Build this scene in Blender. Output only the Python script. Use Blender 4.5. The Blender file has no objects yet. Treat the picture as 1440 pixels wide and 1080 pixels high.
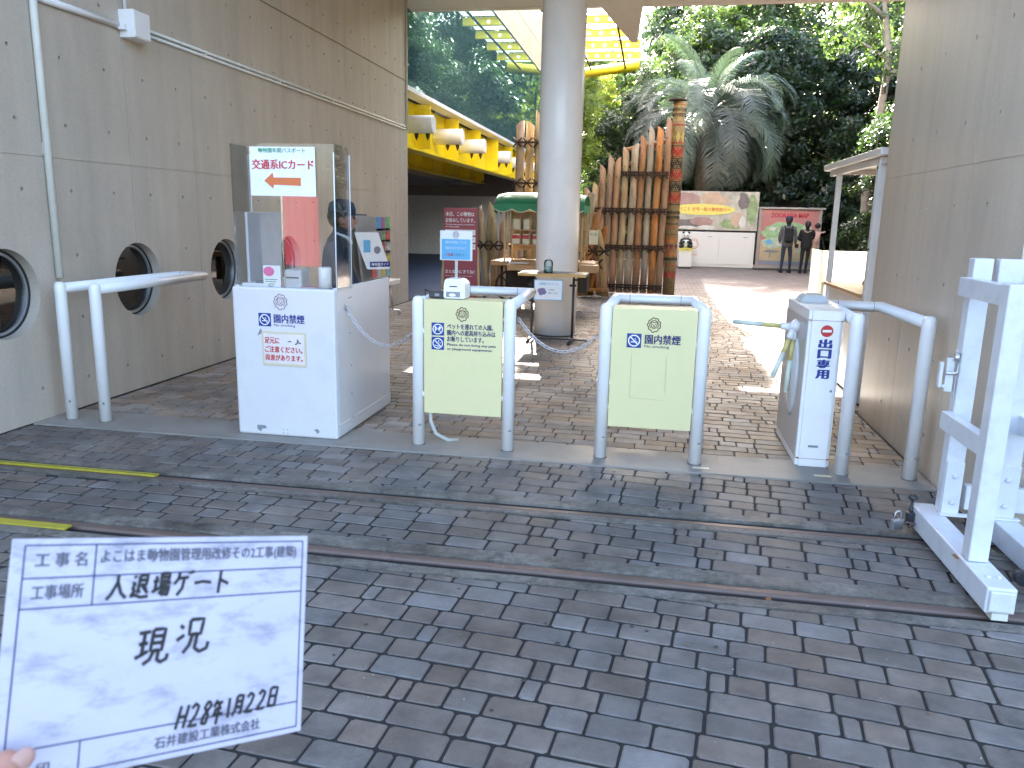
import bpy, bmesh, math, random
import numpy as np
from mathutils import Vector, Matrix, Euler
random.seed(7); rng = np.random.default_rng(7)
S = bpy.context.scene; COL = S.collection
PI = math.pi; rad = math.radians
# ------------------------------------------------------------------ camera, sky, sun, exposure
cam = bpy.data.cameras.new('camera'); cam_o = bpy.data.objects.new('camera', cam); COL.objects.link(cam_o)
cam.sensor_fit = 'HORIZONTAL'; cam.sensor_width = 36.0; cam.lens = 36.0*1105.58/1440
cam.clip_start = .05; cam.clip_end = 900
r_, d_, f_ = Vector((.9841, .1764, .0211)), Vector((.057, -.2011, -.9779)), Vector((-.1682, .9636, -.2079))
cam_o.matrix_world = Matrix(((r_.x, -d_.x, -f_.x, 0), (r_.y, -d_.y, -f_.y, 0), (r_.z, -d_.z, -f_.z, 1.5), (0, 0, 0, 1)))
cam.dof.use_dof = True; cam.dof.focus_distance = 6.5; cam.dof.aperture_fstop = 13
S.camera = cam_o
SUN_EL, SUN_AZ = rad(34), rad(9.8)          # sun ahead of the camera, a little to the left of the walls' direction
W = bpy.data.worlds.new('World'); S.world = W; W.use_nodes = True
nt = W.node_tree; bg = nt.nodes['Background']
sky = nt.nodes.new('ShaderNodeTexSky'); sky.sky_type = 'NISHITA'; sky.sun_disc = False
sky.sun_elevation = SUN_EL; sky.sun_rotation = -SUN_AZ; sky.altitude = 50
sky.air_density = 1.0; sky.dust_density = 3.5; sky.ozone_density = .6
nt.links.new(sky.outputs[0], bg.inputs[0]); bg.inputs[1].default_value = .15
sun = bpy.data.lights.new('sun', 'SUN'); sun.energy = 5.0; sun.angle = rad(.53); sun.color = (1, .95, .86)
sun_o = bpy.data.objects.new('sun', sun); COL.objects.link(sun_o)
sd = Vector((-math.sin(SUN_AZ)*math.cos(SUN_EL), math.cos(SUN_AZ)*math.cos(SUN_EL), math.sin(SUN_EL)))
sun_o.rotation_euler = sd.to_track_quat('Z', 'Y').to_euler(); sun_o.location = (0, 0, 40)
S.view_settings.view_transform = 'Standard'; S.view_settings.look = 'None'
S.view_settings.gamma = 1; S.view_settings.use_curve_mapping = False
S.view_settings.exposure = 3.1
S.render.engine = 'CYCLES'
S.cycles.max_bounces = 8; S.cycles.diffuse_bounces = 4; S.cycles.glossy_bounces = 4
S.cycles.transmission_bounces = 6; S.cycles.transparent_max_bounces = 12
S.cycles.sample_clamp_indirect = 6; S.cycles.caustics_reflective = False; S.cycles.caustics_refractive = False

# ------------------------------------------------------------------ materials
MATS = {}
def mat(name, col, rough=.6, metal=0., var=.12, scale=6., bump=0., bscale=40., spec=.5, stretch=(1, 1, 1), dirt=None, dirt_scale=2., dirt_amt=.5, rnd=0., alpha=None, trans=0., coat=0., world=False):
    """principled material: base colour broken up by noise, optional dirt colour, relief and per-object variation"""
    m = bpy.data.materials.new(name); m.use_nodes = True; n = m.node_tree.nodes; L = m.node_tree.links
    b = n['Principled BSDF']; b.inputs['Roughness'].default_value = rough; b.inputs['Metallic'].default_value = metal
    b.inputs['Specular IOR Level'].default_value = spec
    if coat: b.inputs['Coat Weight'].default_value = coat; b.inputs['Coat Roughness'].default_value = .1
    tc = n.new('ShaderNodeTexCoord'); mp = n.new('ShaderNodeMapping'); mp.inputs['Scale'].default_value = stretch
    if world: ge = n.new('ShaderNodeNewGeometry'); L.new(ge.outputs['Position'], mp.inputs[0])
    else: L.new(tc.outputs['Object'], mp.inputs[0])
    nz = n.new('ShaderNodeTexNoise'); nz.inputs['Scale'].default_value = scale; nz.inputs['Detail'].default_value = 6; nz.inputs['Roughness'].default_value = .6
    L.new(mp.outputs[0], nz.inputs['Vector'])
    r = n.new('ShaderNodeMapRange'); r.inputs[1].default_value = .25; r.inputs[2].default_value = .75
    r.inputs[3].default_value = 1-var; r.inputs[4].default_value = 1+var; L.new(nz.outputs['Fac'], r.inputs[0])
    hsv = n.new('ShaderNodeHueSaturation'); hsv.inputs['Color'].default_value = (*col, 1)
    val = r.outputs[0]
    if rnd:
        oi = n.new('ShaderNodeObjectInfo'); at = n.new('ShaderNodeAttribute'); at.attribute_name = 'tone'
        ad = n.new('ShaderNodeMath'); ad.operation = 'ADD'; L.new(oi.outputs['Random'], ad.inputs[0]); L.new(at.outputs['Fac'], ad.inputs[1])
        fr = n.new('ShaderNodeMath'); fr.operation = 'FRACT'; L.new(ad.outputs[0], fr.inputs[0])
        rr = n.new('ShaderNodeMapRange'); rr.inputs[3].default_value = 1-rnd; rr.inputs[4].default_value = 1+rnd; L.new(fr.outputs[0], rr.inputs[0])
        mu = n.new('ShaderNodeMath'); mu.operation = 'MULTIPLY'; L.new(val, mu.inputs[0]); L.new(rr.outputs[0], mu.inputs[1]); val = mu.outputs[0]
        f2 = n.new('ShaderNodeMath'); f2.operation = 'MULTIPLY'; f2.inputs[1].default_value = 7.31; L.new(fr.outputs[0], f2.inputs[0])
        f3 = n.new('ShaderNodeMath'); f3.operation = 'FRACT'; L.new(f2.outputs[0], f3.inputs[0])
        hr = n.new('ShaderNodeMapRange'); hr.inputs[3].default_value = .3; hr.inputs[4].default_value = 1.25; L.new(f3.outputs[0], hr.inputs[0])
        L.new(hr.outputs[0], hsv.inputs['Saturation'])
    L.new(val, hsv.inputs['Value']); out = hsv.outputs[0]
    if dirt:
        n2 = n.new('ShaderNodeTexNoise'); n2.inputs['Scale'].default_value = dirt_scale; n2.inputs['Detail'].default_value = 8; n2.inputs['Roughness'].default_value = .7
        L.new(mp.outputs[0], n2.inputs['Vector'])
        cr = n.new('ShaderNodeMapRange'); cr.inputs[1].default_value = .48; cr.inputs[2].default_value = .72; cr.inputs[3].default_value = 0; cr.inputs[4].default_value = dirt_amt
        L.new(n2.outputs['Fac'], cr.inputs[0])
        mx = n.new('ShaderNodeMix'); mx.data_type = 'RGBA'; L.new(cr.outputs[0], mx.inputs[0]); L.new(out, mx.inputs[6]); mx.inputs[7].default_value = (*dirt, 1); out = mx.outputs[2]
    L.new(out, b.inputs['Base Color'])
    if bump:
        n3 = n.new('ShaderNodeTexNoise'); n3.inputs['Scale'].default_value = bscale; n3.inputs['Detail'].default_value = 5; L.new(mp.outputs[0], n3.inputs['Vector'])
        bp = n.new('ShaderNodeBump'); bp.inputs['Strength'].default_value = bump; bp.inputs['Distance'].default_value = .01
        L.new(n3.outputs['Fac'], bp.inputs['Height']); L.new(bp.outputs[0], b.inputs['Normal'])
    if trans:
        b.inputs['Transmission Weight'].default_value = trans
    if alpha is not None: b.inputs['Alpha'].default_value = alpha
    MATS[name] = m; return m
def add_translucent(m, col, fac):
    n = m.node_tree.nodes; L = m.node_tree.links; b = n['Principled BSDF']; o = n['Material Output']
    t = n.new('ShaderNodeBsdfTranslucent'); t.inputs[0].default_value = (*col, 1)
    x = n.new('ShaderNodeMixShader'); x.inputs[0].default_value = fac
    L.new(b.outputs[0], x.inputs[1]); L.new(t.outputs[0], x.inputs[2]); L.new(x.outputs[0], o.inputs['Surface'])
def flat(name, col, rough=.5): return mat(name, col, rough, var=.04, scale=12)
def clear(name, tint=(1, 1, 1), refl=1.0, rough=0.):
    """thin clear sheet: transparent with fresnel gloss"""
    m = bpy.data.materials.new(name); m.use_nodes = True; n = m.node_tree.nodes; L = m.node_tree.links
    n.remove(n['Principled BSDF']); o = n['Material Output']
    t = n.new('ShaderNodeBsdfTransparent'); t.inputs[0].default_value = (*tint, 1)
    g = n.new('ShaderNodeBsdfGlossy'); g.inputs['Roughness'].default_value = rough
    f = n.new('ShaderNodeFresnel'); f.inputs[0].default_value = 1.5
    k = n.new('ShaderNodeMath'); k.operation = 'MULTIPLY'; k.inputs[1].default_value = refl; L.new(f.outputs[0], k.inputs[0])
    x = n.new('ShaderNodeMixShader'); L.new(k.outputs[0], x.inputs[0]); L.new(t.outputs[0], x.inputs[1]); L.new(g.outputs[0], x.inputs[2]); L.new(x.outputs[0], o.inputs['Surface'])
    MATS[name] = m; return m
def concrete(name, col, rough=.5):
    m = mat(name, col, rough, var=.10, scale=1.6, bump=.10, bscale=9, stretch=(1, 1, .45), dirt=(col[0]*.55, col[1]*.54, col[2]*.53), dirt_scale=.9, dirt_amt=.35, spec=.4)
    n = m.node_tree.nodes; L = m.node_tree.links; b = n['Principled BSDF']; src = b.inputs['Base Color'].links[0].from_socket
    tc = n.new('ShaderNodeTexCoord'); mp = n.new('ShaderNodeMapping'); mp.inputs['Scale'].default_value = (1, 5, .3); L.new(tc.outputs['Object'], mp.inputs[0])
    nz = n.new('ShaderNodeTexNoise'); nz.inputs['Scale'].default_value = 1.5; nz.inputs['Detail'].default_value = 5; L.new(mp.outputs[0], nz.inputs['Vector'])
    r = n.new('ShaderNodeMapRange'); r.inputs[1].default_value = .3; r.inputs[2].default_value = .7; r.inputs[3].default_value = .92; r.inputs[4].default_value = 1.05; L.new(nz.outputs['Fac'], r.inputs[0])
    nf = n.new('ShaderNodeTexNoise'); nf.inputs['Scale'].default_value = 70; nf.inputs['Detail'].default_value = 3; L.new(tc.outputs['Object'], nf.inputs['Vector'])
    rf = n.new('ShaderNodeMapRange'); rf.inputs[1].default_value = .35; rf.inputs[2].default_value = .65; rf.inputs[3].default_value = .95; rf.inputs[4].default_value = 1.04; L.new(nf.outputs['Fac'], rf.inputs[0])
    ml = n.new('ShaderNodeMath'); ml.operation = 'MULTIPLY'; L.new(r.outputs[0], ml.inputs[0]); L.new(rf.outputs[0], ml.inputs[1])
    h = n.new('ShaderNodeHueSaturation'); L.new(src, h.inputs['Color']); L.new(ml.outputs[0], h.inputs['Value']); L.new(h.outputs[0], b.inputs['Base Color'])
    return m
M_conc = concrete('board_marked_concrete', (.50, .435, .36))
M_concR = concrete('smooth_concrete', (.56, .485, .395), .30)
M_strip = mat('trowelled_concrete', (.25, .235, .21), .75, var=.15, scale=3, bump=.2, bscale=60, dirt=(.16, .15, .14), dirt_scale=2.5, dirt_amt=.5)
M_kerb = mat('kerb_concrete', (.175, .16, .14), .9, var=.35, scale=30, bump=.8, bscale=90, dirt=(.035, .035, .03), dirt_scale=6, dirt_amt=.95)
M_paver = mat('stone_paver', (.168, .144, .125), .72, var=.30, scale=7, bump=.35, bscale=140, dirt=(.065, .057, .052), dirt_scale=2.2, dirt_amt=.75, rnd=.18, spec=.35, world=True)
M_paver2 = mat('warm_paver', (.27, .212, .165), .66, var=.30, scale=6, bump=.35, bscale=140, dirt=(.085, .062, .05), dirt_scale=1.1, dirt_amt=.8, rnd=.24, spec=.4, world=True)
def stains(m, scale, lo, hi, a=.35, b=.65):
    n = m.node_tree.nodes; L = m.node_tree.links; bb = n['Principled BSDF']; src = bb.inputs['Base Color'].links[0].from_socket
    ge = n.new('ShaderNodeNewGeometry'); nz = n.new('ShaderNodeTexNoise'); nz.inputs['Scale'].default_value = scale; nz.inputs['Detail'].default_value = 7; nz.inputs['Roughness'].default_value = .65; L.new(ge.outputs['Position'], nz.inputs['Vector'])
    r = n.new('ShaderNodeMapRange'); r.inputs[1].default_value = a; r.inputs[2].default_value = b; r.inputs[3].default_value = lo; r.inputs[4].default_value = hi; L.new(nz.outputs['Fac'], r.inputs[0])
    h = n.new('ShaderNodeHueSaturation'); L.new(src, h.inputs['Color']); L.new(r.outputs[0], h.inputs['Value']); L.new(h.outputs[0], bb.inputs['Base Color'])
    r2 = n.new('ShaderNodeMapRange'); r2.inputs[1].default_value = a; r2.inputs[2].default_value = b; r2.inputs[3].default_value = .45; r2.inputs[4].default_value = .8; L.new(nz.outputs['Fac'], r2.inputs[0]); L.new(r2.outputs[0], bb.inputs['Roughness'])
stains(M_paver, .9, .68, 1.16); stains(M_paver2, .7, .70, 1.15); stains(M_kerb, 2.5, .55, 1.2); stains(M_strip, 1.6, .78, 1.1)
M_joint = mat('joint_sand', (.020, .018, .017), .95, var=.3, scale=50)
M_soil = mat('soil', (.10, .08, .06), .95, var=.3, scale=3)
M_rail = mat('rusty_rail_steel', (.17, .12, .10), .5, metal=.35, var=.2, scale=20, dirt=(.08, .055, .045), dirt_scale=10, dirt_amt=.5)
M_black = mat('matt_black', (.015, .015, .015), .8, var=.3)  # one even black for print, bolts and the shade in slots and holes
M_yel_tape = mat('yellow_tape', (.38, .33, .03), .5, var=.15, scale=8, dirt=(.12, .11, .06), dirt_scale=14, dirt_amt=.35)
M_white = mat('white_enamel', (.80, .79, .78), .32, var=.03, scale=4, dirt=(.55, .53, .49), dirt_scale=5, dirt_amt=.2)
M_white2 = mat('white_melamine', (.68, .68, .67), .22, var=.025, scale=3, dirt=(.60, .58, .54), dirt_scale=3, dirt_amt=.15)
M_pipe = mat('cream_conduit', (.66, .65, .58), .5, var=.05, scale=6, dirt=(.4, .37, .3), dirt_scale=8, dirt_amt=.3)
M_panel = mat('lime_board', (.67, .61, .33), .5, var=.04, scale=2.5, dirt=(.50, .54, .26), dirt_scale=2, dirt_amt=.3)
M_navy = flat('navy_print', (.012, .018, .11)); M_blue = flat('blue_print', (.015, .035, .22)); M_red = flat('red_print', (.50, .03, .03))
M_brownprint = flat('brown_print', (.06, .02, .012)); M_pinkline = flat('mauve_print', (.20, .08, .13)); M_paper = flat('paper', (.80, .80, .80), .6)
M_green_print = flat('green_print', (.05, .30, .16)); M_orange_print = flat('orange_print', (.62, .16, .05)); M_skyblue = flat('sky_blue_print', (.14, .42, .68))
M_ink = flat('black_ink', (.015, .015, .02)); M_beige = flat('beige_paper', (.62, .45, .26)); M_tapeb = flat('yellowed_tape', (.60, .53, .36))
M_grey = flat('grey_plastic', (.22, .23, .25)); M_dkgrey = mat('dark_plastic', (.03, .03, .035), .4); M_steel = mat('zinc_steel', (.60, .60, .62), .3, metal=.9, var=.1)
M_rust = mat('rust_stain', (.25, .11, .04), .9, var=.3, scale=60)
M_maroon = mat('maroon_board', (.30, .055, .075), .45, var=.05); M_gateW = mat('gate_enamel', (.60, .62, .66), .32, var=.04, dirt=(.34, .30, .26), dirt_scale=11, dirt_amt=.30)
M_colw = mat('column_enamel', (.86, .85, .84), .25, var=.03, scale=2, dirt=(.6, .57, .54), dirt_scale=3, dirt_amt=.2)
M_beam = mat('roof_beam_paint', (.62, .56, .50), .5, var=.05)
M_yellow = mat('yellow_steel', (.84, .66, .02), .35, var=.08, scale=2, dirt=(.50, .36, .05), dirt_scale=3, dirt_amt=.25)
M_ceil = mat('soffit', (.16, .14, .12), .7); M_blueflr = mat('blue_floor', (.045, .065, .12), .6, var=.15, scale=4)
M_clear = clear('acrylic', (.985, .99, .99), .6); M_bottle = clear('bottle_plastic', (.75, .85, .84), 1.0, .1)
M_cover = mat('milky_plastic', (.75, .77, .78), .25); add_translucent(M_cover, (.8, .85, .85), .5)
M_corr = mat('corrugated_sheet', (.80, .80, .80), .5, var=.05); add_translucent(M_corr, (.92, .93, .92), .7)
M_whtrans = mat('white_translucent_board', (.80, .79, .74), .4, var=.02); add_translucent(M_whtrans, (.9, .88, .8), .55)
M_glassf = clear('facade_glass', (.30, .46, .46), 1.1)
for nd in M_glassf.node_tree.nodes:
    if nd.type == 'BSDF_GLOSSY': nd.inputs[0].default_value = (.62, .85, .84, 1)
_n = M_glassf.node_tree.nodes; _L = M_glassf.node_tree.links; _d = _n.new('ShaderNodeBsdfDiffuse'); _d.inputs[0].default_value = (.16, .30, .31, 1); _x = _n.new('ShaderNodeMixShader'); _x.inputs[0].default_value = .20  # teal diffuse mixed in as painted haze, in place of light from inside
_o = _n['Material Output']; _s = _o.inputs[0].links[0].from_socket; _L.new(_s, _x.inputs[1]); _L.new(_d.outputs[0], _x.inputs[2]); _L.new(_x.outputs[0], _o.inputs[0])
M_dkglass = clear('porthole_glass', (.30, .32, .35), 1.5)
M_gasket = mat('rubber_gasket', (.015, .017, .02), .5); M_alum = mat('aluminium', (.55, .56, .58), .35, metal=.8)
M_woodO = mat('peeled_log', (.36, .145, .04), .55, var=.4, scale=9, stretch=(1, 1, .3), dirt=(.30, .225, .13), dirt_scale=4.5, dirt_amt=1., bump=.3, rnd=.25)
M_woodG = mat('weathered_log', (.36, .27, .14), .65, var=.35, scale=9, stretch=(1, 1, .3), dirt=(.27, .10, .035), dirt_scale=4, dirt_amt=1., bump=.3, rnd=.2)
M_rope = mat('dark_rope', (.045, .028, .022), .9, var=.3, scale=40)
M_counter = mat('wood_counter', (.42, .24, .10), .4, var=.15, scale=4, stretch=(1, .2, 1)); M_tabletop = mat('brown_laminate', (.09, .035, .03), .3)
M_wedge = mat('pale_wood_edge', (.55, .33, .10), .5, var=.1); M_bamboo = mat('bamboo', (.50, .38, .20), .5, var=.2, scale=8)
M_cgreen = mat('green_awning', (.02, .20, .09), .6, var=.1); M_trim = flat('cream_trim', (.65, .62, .45))
M_skin = mat('skin', (.36, .18, .13), .5, var=.08, scale=20); M_skin.node_tree.nodes['Principled BSDF'].inputs['Subsurface Weight'].default_value = .1
M_nail = flat('fingernail', (.42, .24, .20), .3)
M_navycl = mat('navy_cloth', (.022, .032, .055), .85, var=.3, scale=7); M_blackcl = mat('black_cloth', (.014, .014, .016), .9, var=.3, scale=8)
M_greycl = mat('grey_cloth', (.11, .11, .12), .9, var=.3, scale=8); M_hair = mat('dark_hair', (.018, .014, .012), .6, var=.3, scale=30)
M_fur = mat('fur_trim', (.25, .21, .15), 1., var=.4, scale=60, bump=.8); M_pink = flat('pale_pink_cloth', (.62, .42, .38), .9)
M_pandaW = mat('panda_white', (.72, .72, .70), .4); M_pandaB = mat('panda_black', (.02, .02, .022), .3)

# ------------------------------------------------------------------ mesh helpers
def rot_to(v): return Vector(v).normalized().to_track_quat('Z', 'Y').to_matrix()
def box(bm, x0, x1, y0, y1, z0, z1, bev=0, mtx=None):
    vs = [bm.verts.new(p) for p in ((x0, y0, z0), (x1, y0, z0), (x1, y1, z0), (x0, y1, z0), (x0, y0, z1), (x1, y0, z1), (x1, y1, z1), (x0, y1, z1))]
    fs = [bm.faces.new([vs[i] for i in q]) for q in ((0, 3, 2, 1), (4, 5, 6, 7), (0, 1, 5, 4), (1, 2, 6, 5), (2, 3, 7, 6), (3, 0, 4, 7))]
    if bev:
        es = list({e for f in fs for e in f.edges}); r = bmesh.ops.bevel(bm, geom=es, offset=bev, segments=2, affect='EDGES', profile=.5)
        vs = list({v for f in r['faces'] for v in f.verts} | {v for v in vs if v.is_valid})
    if mtx is not None: bmesh.ops.transform(bm, matrix=mtx, verts=[v for v in vs if v.is_valid])
    return bm
def ring(bm, c, ax, r, seg, squash=1., up=None):
    m = rot_to(ax)
    if up is not None:
        z = Vector(ax).normalized(); x = Vector(up).cross(z).normalized(); y = z.cross(x); m = Matrix((x, y, z)).transposed()
    return [bm.verts.new(Vector(c) + m @ Vector((r*math.cos(2*PI*i/seg), squash*r*math.sin(2*PI*i/seg), 0))) for i in range(seg)]
def tube(bm, pts, r, seg=10, cap=True):
    """round bar along a polyline with mitred corners; r may be a list"""
    pts = [Vector(p) for p in pts]; n = len(pts); rs = r if isinstance(r, (list, tuple)) else [r]*n
    up = Vector((0, 0, 1)); d0 = (pts[-1]-pts[0]).normalized()
    if abs(d0.z) > .9: up = Vector((1, .13, 0))
    rings = []
    for i, p in enumerate(pts):
        a = (pts[i]-pts[i-1]).normalized() if i else None; b = (pts[i+1]-pts[i]).normalized() if i < n-1 else None
        t = (a+b).normalized() if a is not None and b is not None else (a if b is None else b)
        k = 1/max(.35, t.dot(b if b is not None else a))
        x = up.cross(t)
        if x.length < 1e-3: x = Vector((1, 0, 0)).cross(t)
        x.normalize(); y = t.cross(x)
        # widen along the bend direction
        bend = (b-a) if a is not None and b is not None else Vector((0, 0, 0))
        rg = []
        for j in range(seg):
            o = x*math.cos(2*PI*j/seg)*rs[i] + y*math.sin(2*PI*j/seg)*rs[i]
            if bend.length > 1e-4:
                bd = (bend - t*bend.dot(t)).normalized(); o += bd*(o.dot(bd))*(k-1)
            rg.append(bm.verts.new(p+o))
        rings.append(rg)
    for a, b in zip(rings, rings[1:]):
        for j in range(seg):
            f = bm.faces.new((a[j], a[(j+1) % seg], b[(j+1) % seg], b[j])); f.smooth = True
    if cap: bm.faces.new(rings[0][::-1]); bm.faces.new(rings[-1])
    return bm
def lathe(bm, prof, c=(0, 0, 0), ax=(0, 0, 1), seg=20, smooth=True):
    rings = []; a = Vector(ax).normalized()
    for r, h in prof: rings.append(ring(bm, Vector(c)+a*h, a, max(r, 1e-4), seg))
    for p, q in zip(rings, rings[1:]):
        for j in range(seg):
            f = bm.faces.new((p[j], p[(j+1) % seg], q[(j+1) % seg], q[j])); f.smooth = smooth
    bm.faces.new(rings[0][::-1]); bm.faces.new(rings[-1]); return bm
def ball(bm, c, r, seg=14, squash=(1, 1, 1), mtx=None):
    m = Matrix.Translation(c) @ (mtx if mtx is not None else Matrix()) @ Matrix.Diagonal((r*squash[0], r*squash[1], r*squash[2], 1))
    g = bmesh.ops.create_uvsphere(bm, u_segments=seg, v_segments=max(6, seg*2//3), radius=1, matrix=m)
    for v in g['verts']:
        for f in v.link_faces: f.smooth = True
    return bm
def plate(bm, pts, o, u, v, t):
    """flat outline (2-D points in frame u,v at o) with thickness t towards -(u x v)"""
    o, u, v = Vector(o), Vector(u), Vector(v); nrm = u.cross(v).normalized()
    fr = [bm.verts.new(o+u*a+v*b) for a, b in pts]; bk = [bm.verts.new(o+u*a+v*b-nrm*t) for a, b in pts]
    bm.faces.new(fr); bm.faces.new(bk[::-1]); n = len(pts)
    for i in range(n): bm.faces.new((fr[(i+1) % n], fr[i], bk[i], bk[(i+1) % n]))
    return bm
def disc(n=24, r=1., cx=0, cy=0, sx=1, sy=1): return [(cx+r*sx*math.cos(2*PI*i/n), cy+r*sy*math.sin(2*PI*i/n)) for i in range(n)]
def stroke(bm, pts, w, o, u, v, lift=0.):
    """a pen line as a narrow flat ribbon"""
    o, u, v = Vector(o), Vector(u), Vector(v); nrm = u.cross(v).normalized()*lift
    P = [Vector((a, b)) for a, b in pts]; L = []; Rr = []
    for i, p in enumerate(P):
        t = (P[min(i+1, len(P)-1)]-P[max(i-1, 0)])
        if t.length < 1e-9: t = Vector((1, 0))
        t.normalize(); q = Vector((-t.y, t.x))*w/2
        L.append(bm.verts.new(o+u*(p.x+q.x)+v*(p.y+q.y)+nrm)); Rr.append(bm.verts.new(o+u*(p.x-q.x)+v*(p.y-q.y)+nrm))
    for i in range(len(P)-1): bm.faces.new((Rr[i], Rr[i+1], L[i+1], L[i]))
    return bm
BM = bmesh.new
def link(name, me, m, parent=None):
    o = bpy.data.objects.new(name, me); COL.objects.link(o)
    if m and not me.materials: me.materials.append(m)
    if parent is not None: o.parent = parent
    return o
def obj(name, bm, m, parent=None, world=False):
    """bmesh -> object; world=True: geometry is given in world metres, shifted into the parent's frame"""
    if world and parent is not None:
        p = parent; off = Vector((0, 0, 0))
        while p is not None: off += p.location; p = p.parent
        bmesh.ops.translate(bm, vec=-off, verts=bm.verts)
    bmesh.ops.recalc_face_normals(bm, faces=bm.faces)
    me = bpy.data.meshes.new(name); bm.to_mesh(me); bm.free(); return link(name, me, m, parent)
def tag(o, label, cat, group=None):
    o['label'] = label; o['category'] = cat
    if group: o['group'] = group
    return o
def thing(name, label, cat, loc=(0, 0, 0), rz=0, group=None):
    o = bpy.data.objects.new(name, None); o.empty_display_size = .1; COL.objects.link(o); o.location = loc; o.rotation_euler = (0, 0, rz)
    return tag(o, label, cat, group)
def struct(o): o['kind'] = 'structure'; return o
def stuff(o): o['kind'] = 'stuff'; return o
def copy_tree(o, parent=None):
    c = o.copy(); COL.objects.link(c)
    if parent is not None: c.parent = parent
    for ch in list(o.children): copy_tree(ch, c)
    return c
def flip_free(name, bm, m, parent): # faces already oriented (flat print)
    me = bpy.data.meshes.new(name); bm.to_mesh(me); bm.free(); return link(name, me, m, parent)
def print_text(body, o, u, v, w, h, m, parent, name='lettering', bold=0., spacing=1., res=2):
    """flat lettering: lower-left at o in frame u,v, fitted into w x h"""
    c = bpy.data.curves.new('t', 'FONT'); c.body = body; c.resolution_u = res; c.offset = min(bold, .006); c.space_character = spacing
    t = bpy.data.objects.new('t', c); COL.objects.link(t); bpy.context.view_layer.update()
    me = bpy.data.meshes.new_from_object(t.evaluated_get(bpy.context.evaluated_depsgraph_get())); bpy.data.objects.remove(t); bpy.data.curves.remove(c)
    n = len(me.vertices); a = np.empty(n*3); me.vertices.foreach_get('co', a); a = a.reshape(-1, 3)
    lo, hi = a.min(0), a.max(0); sx = w/max(1e-6, hi[0]-lo[0]); sy = h/max(1e-6, hi[1]-lo[1])
    o = np.array(o, float); u = np.array(u, float); v = np.array(v, float); nv = np.cross(u, v)
    p = o + np.outer((a[:, 0]-lo[0])*sx, u) + np.outer((a[:, 1]-lo[1])*sy, v)
    if parent is not None and PW.get(parent.name): p = p - np.array(PW[parent.name])
    me.vertices.foreach_set('co', p.ravel()); me.update(); me.name = name; me.materials.clear()
    if bold > .006:                      # heavier print: the same glyphs again, a hair to the side and a hair proud
        em = (hi[1]-lo[1])*0+1.; bm = BM(); bm.from_mesh(me)
        for k in (1, 2):
            tmp = me.copy(); sh = u*(bold*sx*(1.2, -1.2)[k-1])+nv*.00015*k+v*(bold*sy*(.4, -.4)[k-1])
            q = p+sh; tmp.vertices.foreach_set('co', q.ravel()); bm.from_mesh(tmp); bpy.data.meshes.remove(tmp)
        bm.to_mesh(me); bm.free()
    return link(name, me, m, parent)
PW = {}
def skin(name, nodes, edges, m, parent, sub=2, world=None):
    """one continuous surface grown over a skeleton: nodes = [(x,y,z,r)] or (x,y,z,rx,ry)"""
    me = bpy.data.meshes.new(name); me.from_pydata([n[:3] for n in nodes], edges, []); o = bpy.data.objects.new(name, me); COL.objects.link(o)
    md = o.modifiers.new('s', 'SKIN'); md.use_smooth_shade = True
    sv = me.skin_vertices[0].data
    for i, n in enumerate(nodes): sv[i].radius = (n[3], n[4] if len(n) > 4 else n[3])
    sv[0].use_root = True
    sb = o.modifiers.new('b', 'SUBSURF'); sb.levels = sub; sb.render_levels = sub
    bpy.context.view_layer.update()
    m2 = bpy.data.meshes.new_from_object(o.evaluated_get(bpy.context.evaluated_depsgraph_get())); bpy.data.objects.remove(o)
    for p in m2.polygons: p.use_smooth = True
    m2.materials.clear(); return link(name, m2, m, parent)
def chain(*idx): return [(a, b) for a, b in zip(idx, idx[1:])]
X, Y, Z = (1, 0, 0), (0, 1, 0), (0, 0, 1)

# ------------------------------------------------------------------ ground
bm = BM(); bmesh.ops.create_grid(bm, x_segments=8, y_segments=8, size=350, matrix=Matrix.Translation((0, 150, -.075)))
struct(obj('ground', bm, M_soil))
def sheet(name, x0, x1, y0, y1, z, m):
    bm = BM(); bm.faces.new([bm.verts.new(p) for p in ((x0, y0, z), (x1, y0, z), (x1, y1, z), (x0, y1, z))]); return struct(flip_free(name, bm, m, None))
# far plaza: fine brick paving in the material where single pavers no longer show
mp_ = mat('plaza_brick', (.24, .19, .168), .8, var=.2, scale=3, dirt=(.16, .12, .105), dirt_scale=.7, dirt_amt=.6)
n = mp_.node_tree.nodes; L = mp_.node_tree.links; br = n.new('ShaderNodeTexBrick'); tc = n.new('ShaderNodeTexCoord'); L.new(tc.outputs['Object'], br.inputs['Vector'])
br.inputs['Scale'].default_value = 1.; br.inputs['Brick Width'].default_value = .2; br.inputs['Row Height'].default_value = .118; br.inputs['Mortar Size'].default_value = .006
br.inputs['Color1'].default_value = (1, 1, 1, 1); br.inputs['Color2'].default_value = (.72, .70, .68, 1); br.inputs['Mortar'].default_value = (.3, .28, .27, 1)
mx = n.new('ShaderNodeMix'); mx.data_type = 'RGBA'; mx.blend_type = 'MULTIPLY'; mx.inputs[0].default_value = 1
L.new(n['Principled BSDF'].inputs['Base Color'].links[0].from_socket, mx.inputs[6]); L.new(br.outputs[0], mx.inputs[7]); L.new(mx.outputs[2], n['Principled BSDF'].inputs['Base Color'])
sheet('plaza_paving', -4.3, 30, 16.4, 27.6, -.002, mp_)
sheet('plaza_paving', -4.3, 30, 27.6, 31.0, -.002, mp_)
sheet('undercroft_floor', -16, -4.3, 13.45, 31, -.004, M_blueflr)
sheet('rear_forecourt', -30, 30, -30, .6, -.004, mat('forecourt_slab', (.16, .155, .15), .8, var=.15, scale=1.5))
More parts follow.
